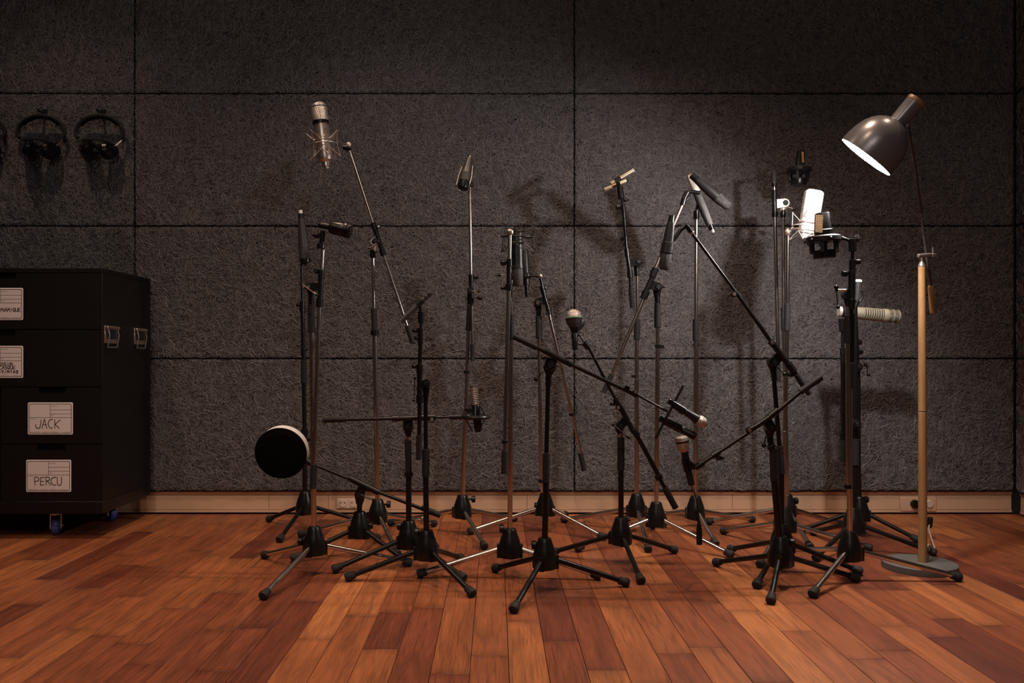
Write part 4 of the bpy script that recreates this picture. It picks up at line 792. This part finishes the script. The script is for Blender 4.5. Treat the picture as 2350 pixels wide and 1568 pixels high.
# --- N: chrome stand, boom rising right with long black microphone
N_ = stand('chrome boom stand whose sloping chrome boom rises right to the long black microphone', 'c', (1506, 1247), [(1322, 1268), (1681, 1283), (1498, 1213)],
  [(0, 0, 1509, 803, 10.5, 'lower_tube', 'c'), (1509, 806, 1509, 750, 9, 'tube', 'c'), (1509, 752, 1509, 696, 15, 'hand_grip', 'r'), (1509, 697, 1508, 679, 12.5, 'collar', 'b')], knob=(1504, 1177))
joint(N_, 1508, 682, 1508, 662, 14, 19, 1508, 660, 10, to=(1492, 652)); knob(N_, 1522, 658, 5, -.02); m = MB().obox(P(1513, 796, N_['d']), (1, 0, 0), (0, 1, 0), (0, 0, 1), .016, .008, .006); obj('cable_clip', m, 'b', N_['t'])
boom(N_, [(1567, 468, 1502, 622, 8.5, 'boom_tube', 'c'), (1505, 616, 1496, 636, 16, 'collar', 'b'), (1498, 634, 1481, 672, 12, 'boom_sleeve', 'b'), (1484, 668, 1476, 686, 17, 'collar', 'b'), (1478, 684, 1402, 864, 8.5, 'boom_tube', 'c'), (1404, 860, 1385, 902, 12, 'counterweight', 'r')], -.022)
T_(N_, 'collar', 'b', (1566, 472, 1570, 458), 13, a=-.022); T_(N_, 'microphone_holder', 'b', (1569, 458, 1578, 441), 12, 12, a=-.022); clip_arm(N_, [(1577, 441, 0), (1590, 440, 0), (1606, 443, 0)], 9)
d_ = N_['d']-.03
mic('long black microphone pointing down right, highest of the three in the middle right', 'stage_microphone', d_, (1586, 402), (1674, 476), [
  ('tail_cap', 'b', [(0, 14), (.02, 15), (.14, 15), (.15, 17)], {}), ('body', 'k', [(.15, 16), (.3, 20), (.5, 24), (.68, 25)], {'flat': .8}), ('grille', 'gk', [(.68, 25), (.74, 25.5), (.95, 22), (1, 14)], {'flat': .8})])
# --- O: chrome stand, grey flat microphone
O = stand('tall plain chrome stand holding the square grey microphone behind the long black one', 'c', (1596, 1229), [(1644, 1256), (1729, 1199), (1433, 1198)],
  [(0, 0, 1597, 780, 11, 'lower_tube', 'c'), (1597, 782, 1597, 733, 14.5, 'hand_grip', 'r'), (1597, 735, 1598, 500, 8.5, 'upper_tube', 'c'), (1598, 503, 1598, 484, 13, 'collar', 'b')])
m = MB().obox(P(1597, 792, O['d']), (1, 0, 0), (0, 1, 0), (0, 0, 1), .013, .006, .005); obj('cable_clip', m, 'b', O['t'])
clip_arm(O, [(1598, 486, 0), (1600, 474, 0), (1604, 460, 0)], 6, a=0)
mic('square grey microphone tilted down right with chrome head, behind the long black one', 'stage_microphone', O['d']-.01, (1583, 401), (1637, 534), [
  ('head', 's', [(0, 14), (.04, 17), (.3, 17)], {'sq': 6, 'flat': .8}), ('body', 'k', [(.3, 18), (.55, 19), (.85, 17), (.88, 15)], {'sq': 6, 'flat': .8}), ('grip_band', 'k', [(.5, 19.5), (.7, 19)], {'sq': 6, 'flat': .8}), ('tail_cap', 'b', [(.86, 14), (.95, 14)], {}), ('connector', 'w', [(.94, 8), (1, 8)], {})])
mb = MB(); mb.path([P(1586, 1114, 2.55), P(1593, 1130, 2.6), P(1600, 1150, 2.62), P(1603, 1175, 2.62), P(1604, 1198, 2.62)], .0024, 8)
cb = thing('microphone_cable', 'short black cable with plug dangling below the silver topped microphone', 'cable', P(1604, 1250, 2.62)); obj('cord', mb, 'b', cb)
m = MB(); m.loft(P(1604, 1195, 2.62), P(1605, 1250, 2.62), [(0, .004), (.25, .0075), (.4, .009), (1, .009)], 14); obj('plug', m, 'k', cb)
# --- P2: chrome stand with upright boom, black/gold microphone ; P1: chrome stand with silver microphone
P2 = stand('chrome stand with a bright chrome swivel and upright chrome boom, topmost black and gold microphone', 'c', (1806, 1223), [(1622, 1204), (1932, 1210), (1860, 1264)],
  [(0, 0, 1804, 1000, 10, 'lower_tube', 'c'), (1804, 1002, 1799, 759, 9.5, 'tube', 'c'), (1799, 759, 1798, 707, 12, 'hand_grip', 'r'), (1798, 710, 1797, 498, 7.5, 'upper_tube', 'c'), (1797, 499, 1797, 482, 12, 'collar', 'b')], knob=(1823, 1150))
joint(P2, 1797, 486, 1798, 472, 13, 17, 1798, 468, 10.5, to=(1782, 468), mt='w', disc='b'); lever(P2, 1808, 475, 1823, 480, -.04, 3, (0, 8))
boom(P2, [(1776, 415, 1777, 440, 9, 'boom_tube', 'c'), (1777, 421, 1777, 429, 13, 'collar', 'b'), (1777, 437, 1777, 449, 13, 'collar', 'b'), (1777, 446, 1778, 490, 11, 'boom_sleeve', 'b'), (1778, 487, 1778, 498, 14, 'collar', 'b'), (1778, 496, 1786, 840, 8.5, 'boom_tube', 'c'), (1786, 836, 1786, 878, 11, 'counterweight', 'r')], -.02)
T_(P2, 'microphone_holder', 'f', (1776, 420, 1776, 396), 12, a=-.02)
def block_mount(label, c, axis, u, R, H, tilt=None):      # heavy black ring mount with cage and cup
    t = thing('shock_mount', label, 'shock mount', c-axis*(H*1.1)); v = axis.orthogonal().normalized(); w_ = axis.cross(v)
    m = MB(); m.loft(c-axis*(.010), c+axis*(.010), [(0, R*.92), (.2, R), (.8, R), (1, R*.92)], 32); obj('ring', m, 'k', t)
    m = MB(); m.loft(c-axis*(H*1.05), c-axis*(H*.62), [(0, R*.62), (.1, R*.66), (1, R*.66)], 28); obj('cup', m, 'b', t)
    for k in range(6):
        an = .3+k*PI/3; e = v*math.cos(an)+w_*math.sin(an); s_ = v*math.cos(an+.5)+w_*math.sin(an+.5); m = MB()
        m.obox(c+e*(R*.8)-axis*(H*.4), e, axis.cross(e), axis, .0035, .0055, H*.36); m.tube(c+s_*(R*1.05), c+e*(R*.7)-axis*(H*.7), .0015, n=6)
        m.tube(c+s_*(R*1.02), c+s_*(R*1.14)-axis*.004, .004, n=8); obj('cage_post', m, 'k', t)
    return t
d_ = P2['d']-.02; ax = Vector((0.05, 0, 1)).normalized(); c = P(1834, 390, d_); u = d_/F
block_mount('black ring shock mount of the topmost black and gold microphone', c, ax, u, 27*u, 34*u)
mic('small black microphone with gold grille, topmost on the right side', 'studio_microphone', d_, (1838, 345), (1833, 400), [('body', 'b', [(0, 12), (.03, 15), (.6, 19), (.62, 20), (1, 18)], {'sq': 4})])
m = MB(); m.obox(P(1841.5, 361, d_-.0125), (1, 0, 0.05), (0, 1, 0), (-.05, 0, 1), .0042, .004, .022); g_ = obj('grille', m, 'y', bpy.data.objects[[o.name for o in bpy.data.objects if o.get('label', '').startswith('small black microphone with gold')][0]])
clip_arm(P2, [(1778, 402, 0), (1790, 398, 0), (1806, 394, 0)], 6, 'b', 'mount_arm', -.02)
P1 = stand('plain chrome stand with a domed cap, carrying the bright silver microphone', 'c', (1800, 1262), [(1657, 1226), (2000, 1266), (1743, 1305)],
  [(0, 0, 1801, 990, 11, 'lower_tube', 'c'), (1801, 992, 1806, 756, 10, 'tube', 'c'), (1806, 759, 1807, 697, 14, 'hand_grip', 'r'), (1807, 700, 1808, 539, 9, 'upper_tube', 'c')])
m = MB(); c = P(1808, 537, P1['d']); m.loft(c+Vector((0, 0, -.006)), c+Vector((0, 0, .022)), [(0, .010), (.25, .014), (.3, .011), (.45, .014), (.75, .011), (.95, .005), (1, .001)], 20); obj('stand_cap', m, 's', P1['t'])
d_ = P1['d']-.03; clip_arm(P1, [(1809, 530, 0), (1820, 526, -.015), (1832, 524, -.03)], 4, 's', 'mount_arm', 0)
_, a_, ax_, u_ = mic('bright silver wide microphone with mesh top, under the floor lamp', 'studio_microphone', d_, (1869, 437), (1850, 548), [
  ('grille', 'gw', [(0, 30), (.03, 39), (.06, 42), (.5, 42)], {'flat': .6, 'sq': 5}), ('body', 'w', [(.5, 43), (.52, 42), (.85, 40), (.95, 36), (1, 26)], {'flat': .8, 'sq': 2.6})], n=32)
spider('bright silver wire shock mount under the floor lamp', P(1853, 523, d_), -ax_, .054, .036, .052, 'w', .0016, 4, .3)
# --- Q1, Q2: two black stands almost one behind the other
Q1 = stand('black stand at the front right, low boom rising right from the silver topped microphone', 'b', (1791, 1349), [(1768, 1389), (1969, 1336), (1640, 1299)],
  [(0, 0, 1777, 1100, 16, 'lower_tube', 'b'), (1777, 1104, 1775, 1028, 18, 'hand_grip', 'r'), (1772, 1029, 1768, 1022, 20, 'collar', 'b'), (1770, 1026, 1767, 1004, 14, 'upper_tube', 'b')], knob=(1812, 1246))
joint(Q1, 1767, 1008, 1767, 984, 14, 23, 1766, 982, 11, to=(1756, 962)); lever(Q1, 1758, 1000, 1753, 1023, -.03, 2.4, (0, 11), 'b')
boom(Q1, [(1608, 1066, 1722, 990, 8.5, 'boom_tube', 'b'), (1715, 992, 1733, 979, 13, 'collar', 'b'), (1728, 984, 1770, 955, 12.5, 'boom_sleeve', 'b'), (1766, 957, 1786, 941, 15, 'collar', 'b'), (1783, 945, 1840, 897, 9.5, 'boom_tube', 'b'), (1836, 900, 1885, 866, 15, 'counterweight', 'r')], -.026)
knob(Q1, 1718, 987, 13, -.03, 2); knob(Q1, 1650, 1052, 9, -.026); T_(Q1, 'collar', 'b', (1634, 1048, 1650, 1038), 14, a=-.026); T_(Q1, 'microphone_holder', 'b', (1595, 1074, 1614, 1062), 15, a=-.026)
T_(Q1, 'microphone_clip', 'b', (1573, 1058, 1596, 1074), 14, a=-.026); T_(Q1, 'microphone_clip', 'b', (1572, 1052, 1579, 1082), 18, a=-.03)
mic('stage microphone with flat banded silver top, standing upright low between the stands', 'stage_microphone', Q1['d']-.03, (1563, 1001), (1587, 1114), [
  ('grille', 'gs', [(0, 22), (.02, 28), (.05, 30), (.1, 31)], {}), ('grille_band', 'b', [(.1, 30), (.105, 31.5), (.13, 31.5), (.135, 30)], {}), ('lower_grille', 'gs', [(.13, 30), (.2, 29), (.27, 25), (.32, 17)], {}), ('handle', 'k', [(.3, 16), (.33, 17), (.6, 16), (.97, 14.5), (1, 13)], {})])
Q2 = stand('black stand whose boom rises left to the black tapered microphone', 'b', (1794, 1312), [(1735, 1353), (1978, 1321), (1674, 1268)],
  [(0, 0, 1793, 1086, 13, 'lower_tube', 'b'), (1793, 1088, 1789, 1024, 17, 'hand_grip', 'r'), (1789, 1026, 1776, 868, 10, 'upper_tube', 'b'), (1777, 872, 1775, 850, 12.5, 'collar', 'b')])
joint(Q2, 1775, 856, 1772, 832, 14, 21, 1773, 831, 11, to=(1789, 818)); lever(Q2, 1777, 837, 1800, 859, -.05, 2.6, (0, 9), 'b')
boom(Q2, [(1585, 531, 1694, 678, 7.5, 'boom_tube', 'b'), (1690, 672, 1697, 681, 10, 'collar', 'b'), (1695, 679, 1772, 788, 9, 'boom_tube', 'b'), (1768, 783, 1782, 800, 14, 'collar', 'b'), (1777, 794, 1812, 840, 13.5, 'boom_sleeve', 'b'), (1808, 834, 1822, 853, 17, 'collar', 'b'), (1820, 850, 1834, 868, 11, 'boom_tube', 'b'), (1828, 860, 1858, 905, 14, 'counterweight', 'r')], -.026)
knob(Q2, 1770, 787, 13, -.032, 2); knob(Q2, 1683, 676, 13, -.03, 2); knob(Q2, 1815, 860, 9, -.026)
T_(Q2, 'collar', 's', (1584, 530, 1590, 536), 11, a=-.026); T_(Q2, 'microphone_holder', 'b', (1574, 516, 1587, 533), 12, a=-.026); clip_arm(Q2, [(1575, 518, 0), (1562, 528, 0), (1548, 548, 0), (1540, 556, 0)], 9)
mic('black tapered microphone pointing straight down, left of the tall chrome pole', 'stage_microphone', Q2['d']-.03, (1542, 495), (1524, 619), [
  ('tail_cap', 'b', [(0, 13), (.12, 15), (.13, 16)], {}), ('body', 'k', [(.13, 16), (.2, 19), (.5, 24), (.51, 27), (.7, 29)], {'sq': 3}), ('grille', 'gk', [(.7, 26), (.95, 25), (1, 18)], {'sq': 3})])
# --- R, S1, S2: the cluster at the right
R_ = stand('chrome stand at the front right with a long leg reaching past the lamp base', 'c', (1950, 1333), [(1863, 1374), (2205, 1335), (1797, 1270)],
  [(0, 0, 1950, 889, 12.5, 'lower_tube', 'c'), (1950, 891, 1955, 833, 15, 'hand_grip', 'r'), (1955, 836, 1956, 720, 11, 'upper_tube', 'b')])
boom(R_, [(1956, 576, 1956, 600, 8, 'boom_tube', 'b'), (1956, 597, 1956, 625, 14.5, 'collar', 'b'), (1955.5, 622, 1954, 690, 16, 'boom_sleeve', 'b'), (1954, 687, 1953, 710, 17.5, 'collar', 'b'), (1946, 704, 1945, 728, 9, 'boom_tube', 'c'), (1945, 725, 1945, 788, 14, 'counterweight', 'r'), (1945, 786, 1946, 1115, 9.5, 'boom_tube', 'c'), (1946, 1112, 1946, 1122, 16, 'collar', 'b')], -.022, -.035)
joint(R_, 1956, 730, 1944, 680, 12, 18, 1944, 678, 10, to=(1954, 668)); lever(R_, 1920, 666, 1942, 666, -.04, 5, (8, 0), 'c'); lever(R_, 1919, 659, 1923, 705, -.045, 2.4, (10, 9), 'b')
knob(R_, 1968, 601, 11, -.022); knob(R_, 1938, 628, 13, -.022)
T_(R_, 'microphone_holder', 'b', (1956, 549, 1956, 578), 19, 17, a=-.022); m = MB(); c = P(1969, 547, R_['d']-.022); m.loft(c-Vector((.01, 0, 0)), c+Vector((.006, 0, 0)), [(0, .006), (.4, .013), (.6, .013), (1, .006)], 5); obj('star_knob', m, 'b', R_['t'])
clip_arm(R_, [(1950, 553, 0), (1938, 548, 0), (1925, 548, 0)], 8, 'b', 'mount_arm')
d_ = R_['d']-.03; ax = Vector((0.06, 0, 1)).normalized(); ax = Vector((-.06, -.02, 1)).normalized(); c = P(1890, 549, d_); u = d_/F
block_mount('black ring shock mount reaching left from the black upright boom', c, ax, u, 38*u, 42*u)
mt_, a_, ax_, u_ = mic('black and brass square microphone standing in the black ring mount', 'studio_microphone', d_, (1886, 489), (1892, 552), [('body', 'b', [(0, 27), (.03, 29), (.6, 33), (.63, 38), (1, 38)], {'sq': 5, 'flat': .75})])
m = MB(); m.obox(P(1878.5, 514, d_-.022), (1, 0, -0.04), (0, 1, 0), (.04, 0, 1), 8.5*u, .004, 20*u); obj('grille', m, 'y2', mt_)
S1 = stand('black stand at the right whose leg ends behind the lamp base', 'b', (1958, 1264), [(1870, 1290), (2148, 1277), (1864, 1228)],
  [(0, 0, 1963, 1066, 14, 'lower_tube', 'b'), (1963, 1068, 1964, 1008, 18, 'hand_grip', 'r'), (1964, 1010, 1962, 990, 14, 'collar', 'b')])
joint(S1, 1962, 996, 1962, 968, 13, 19, 1962, 974, 10, disc='k')
boom(S1, [(1962, 962, 1960, 706, 15, 'boom_tube', 'b'), (1960, 712, 1968, 690, 10, 'boom_tube', 'b')], 0.0)
m = MB(); m.path([P(1966, 700, S1['d']), P(1974, 690, S1['d']), P(1981, 680, S1['d']), P(1978, 667, S1['d']), P(1971, 668, S1['d']), P(1968, 682, S1['d']), P(1968, 697, S1['d'])], .0035, 8); obj('microphone_clip', m, 'b', S1['t'])
mic('slim brown microphone with a white flat top, upright behind the black boom', 'pencil_microphone', S1['d']+.005, (1970, 642), (1966, 700), [('white_cap', 'W', [(0, 14), (.04, 16), (.1, 16)], {}), ('body', 'g', [(.1, 14.5), (.6, 12), (1, 10)], {})])
S2 = stand('black stand nearest the wall at the right, holding the ivory microphone', 'b', (1972, 1232), [(2110, 1247), (1835, 1224), (1990, 1188)],
  [(0, 0, 1969, 1070, 12, 'lower_tube', 'b'), (1969, 1072, 1968, 868, 13, 'tube', 'b')], knob=(1984, 1147))
joint(S2, 1968, 872, 1966, 845, 12, 15, 1966, 842, 9, to=(1936, 842)); lever(S2, 1972, 840, 1990, 840, -.02, 5, (0, 6), 'c'); lever(S2, 1986, 835, 1993, 860, -.03, 2.4, (8, 9), 'b'); knob(S2, 1972, 786, 11, 0); knob(S2, 1975, 809, 9, 0)
boom(S2, [(1963, 720, 1965, 780, 10, 'cable_tube', 'b'), (1965, 778, 1966, 842, 12, 'cable_tube', 'b')], 0)
boom(S2, [(1934, 748, 1934, 802, 8, 'boom_tube', 'b'), (1934, 799, 1934, 816, 13, 'collar', 'b'), (1934, 814, 1935, 938, 10.5, 'boom_sleeve', 'b'), (1935, 934, 1935, 951, 13.5, 'collar', 'b'), (1935, 949, 1935, 996, 10, 'boom_tube', 'b'), (1935, 993, 1935, 1009, 13, 'collar', 'b'), (1935, 1006, 1936, 1060, 12, 'counterweight', 'r')], -.022)
T_(S2, 'microphone_holder', 'b', (1932, 732, 1932, 762), 15, 12, a=-.022)
mic('long ivory broadcast microphone with slotted side, lying level at the right', 'broadcast_microphone', S2['d']-.03, (1924, 715), (2064, 727), [
  ('tail_ring', 'w', [(0, 20), (.02, 24), (.04, 25)], {}), ('tail', 'k', [(.04, 23), (.2, 25)], {}), ('body', 'i', [(.2, 27), (.38, 28)], {}), ('slotted_core', 'k', [(.38, 25.5), (.72, 26)], {})]+[('rib', 'i', [(.385+.0375*k, 28.5), (.387+.0375*k, 29), (.405+.0375*k, 29), (.407+.0375*k, 28.5)], {}) for k in range(9)]+[('upper_spine', 'i', [(.38, 28), (.72, 28.5)], {'flat': .35})]+[('head_ring', 'i', [(.72, 29), (.73, 31), (.8, 31)], {}), ('grille', 'ig', [(.79, 29), (.8, 30), (.96, 30)], {}), ('grille_band', 'i', [(.862, 29.5), (.865, 31.5), (.885, 31.5), (.888, 29.5)], {}), ('front_cap', 'i', [(.955, 30), (.96, 31), (.975, 30), (.992, 26), (1, 20)], {})])

# ---------------------------------------------------------------- the floor lamp
DL = 2.80; DS = 2.62; u = DL/F
b0 = P(2110, 1291, DL); b0.z = 0.0
lamp = thing('floor_lamp', 'grey domed reading lamp on a wooden pole, shining down left', 'lamp', b0)
m = MB(); RB = .1175; m.loft(b0, b0+Vector((0, 0, .022)), [(0, RB*.97), (.04, RB), (.93, RB), (1, RB*.98)], 72); obj('base', m, 'lb', lamp)
M['beech'] = wood('beech_pole', (0.27, 0.145, 0.06), (0.36, 0.205, 0.092), 2.0, 0.4, (30, 30, 2))
def lp(x, y, dd=0): return P(x, y, DL+dd)
pb = P(2117.5, 1281, DL); pb.y = DL
m = MB(); m.tube(Vector((pb.x, DL, .021)), lp(2117, 946), 9.6*u, 8.9*u, n=24); obj('lower_pole', m, 'beech', lamp)
m = MB(); m.tube(lp(2117, 944.5), lp(2115.5, 612), 8.9*u, 8.0*u, n=24); obj('upper_pole', m, 'beech', lamp)
m = MB(); m.tube(lp(2117, 947), lp(2117, 943), 7.5*u, n=20); obj('pole_joint', m, 'b', lamp)
m = MB(); m.loft(lp(2115.5, 612), lp(2115.5, 588), [(0, 8.2*u), (.12, 8.2*u), (.45, 4.2*u), (1, 4.0*u)], 20); obj('pole_cap', m, 's', lamp)
m = MB(); m.tube(lp(2107, 587, -.01), lp(2135, 584.5, .0), 4.4*u, n=16); m.tube(lp(2135, 584.5), lp(2147, 583.5), 2*u, n=10); hj = obj('arm_joint', m, 's', lamp)
m = MB(); m.tube(lp(2141, 590), lp(2141, 568), 1.8*u, n=10); obj('wing_screw', m, 's', hj)
m = MB(); m.path([P(2083, 283, DS+.02), P(2099, 375, 2.70), P(2112, 470, 2.75), lp(2125, 578, .012), lp(2137, 658, .05)], 2.9*u, 10); obj('arm_rod', m, 'rod', lamp)
m = MB(); m.loft(lp(2136, 656, .05), lp(2141, 718, .08), [(0, 5*u), (.03, 6.4*u), (.95, 6.8*u), (1, 6*u)], 18); obj('counterweight', m, 'beech', lamp)
DS = 2.62; us = DS/F; O_ = P(1987, 361, DS); AX = Vector((.585, -.33, .74)).normalized(); R1 = .0942; KS = DS/DL
prof = [(a_*KS, b_) for a_, b_ in ((0, 1.0), (.03, .995), (.06, .955), (.09, .86), (.11, .74), (.125, .60), (.135, .46), (.141, .34), (.143, .28))]
def lathe(mb, inset, pr): 
    L = pr[-1][0]; mb.loft(O_+AX*(0 if not inset else 0), O_+AX*L, [(t_/L, r*R1-inset) for t_, r in pr], 56); return mb
def shell(pr, th):
    o = MB(); n = 56; v = AX.orthogonal().normalized(); w_ = AX.cross(v); vs = []; fs = []
    seq = [(t_, r*R1) for t_, r in pr]+[(max(0, t_-th*.3) if i else t_, r*R1-th) for i, (t_, r) in reversed(list(enumerate(pr)))]
    for t_, r in seq:
        for k in range(n):
            a = 2*PI*k/n; vs.append(O_+AX*t_+(v*math.cos(a)+w_*math.sin(a))*r)
    mi = []
    for j in range(len(seq)-1):
        for k in range(n): fs.append([j*n+k, j*n+(k+1) % n, (j+1)*n+(k+1) % n, (j+1)*n+k]); mi.append(0 if j < len(pr) else 1)
    o.add(vs, fs); o.mi = mi; return o
sh = obj('shade', shell(prof, .0018), ['lg', 'li'], lamp)
m = MB(); m.loft(O_+AX*.131, O_+AX*.206, [(0, .0268), (.05, .0258), (.9, .0285), (1, .0285)], 36); obj('socket_neck', m, 'lg', lamp)
m = MB(); m.loft(O_+AX*.206, O_+AX*.218, [(0, .0293), (.8, .0293), (1, .0275)], 36); obj('wooden_cap', m, 'beech', lamp)
m = MB(); m.tube(O_+AX*.18+Vector((.010, .018, -.01)), P(2084, 288, DS+.02), .006, n=10); obj('swivel', m, 'lg', lamp)
m = MB(); m.ball(O_+AX*.083, .022, 20); m.tube(O_+AX*.09, O_+AX*.131, .013, n=14); obj('bulb', m, 'bulb', lamp)
ld = bpy.data.lights.new('lamp_light', 'POINT'); lo = bpy.data.objects.new('lamp_light', ld); C.objects.link(lo)
ld.energy = BULB; ld.color = (1.0, 0.91, 0.86); ld.shadow_soft_size = 0.02; lo.location = O_+AX*.030
cb = thing('lamp_cord', 'pale grey cord with a black foot switch behind the lamp pole', 'cord', P(2147, 1272, 3.0))
m = MB(); m.path([P(2124, 1258, 2.83), P(2132, 1250, 2.95), P(2147, 1271, 3.0), P(2146, 1262, 3.05), P(2138, 1238, 3.12), P(2131, 1214, 3.2), P(2133, 1204, 3.25)], .0028, 8); obj('cord', m, 'gy', cb)
m = MB(); m.loft(P(2133, 1212, 3.25), P(2135, 1187, 3.25), [(0, .006), (.2, .010), (.8, .011), (1, .008)], 14); obj('switch', m, 'b', cb)
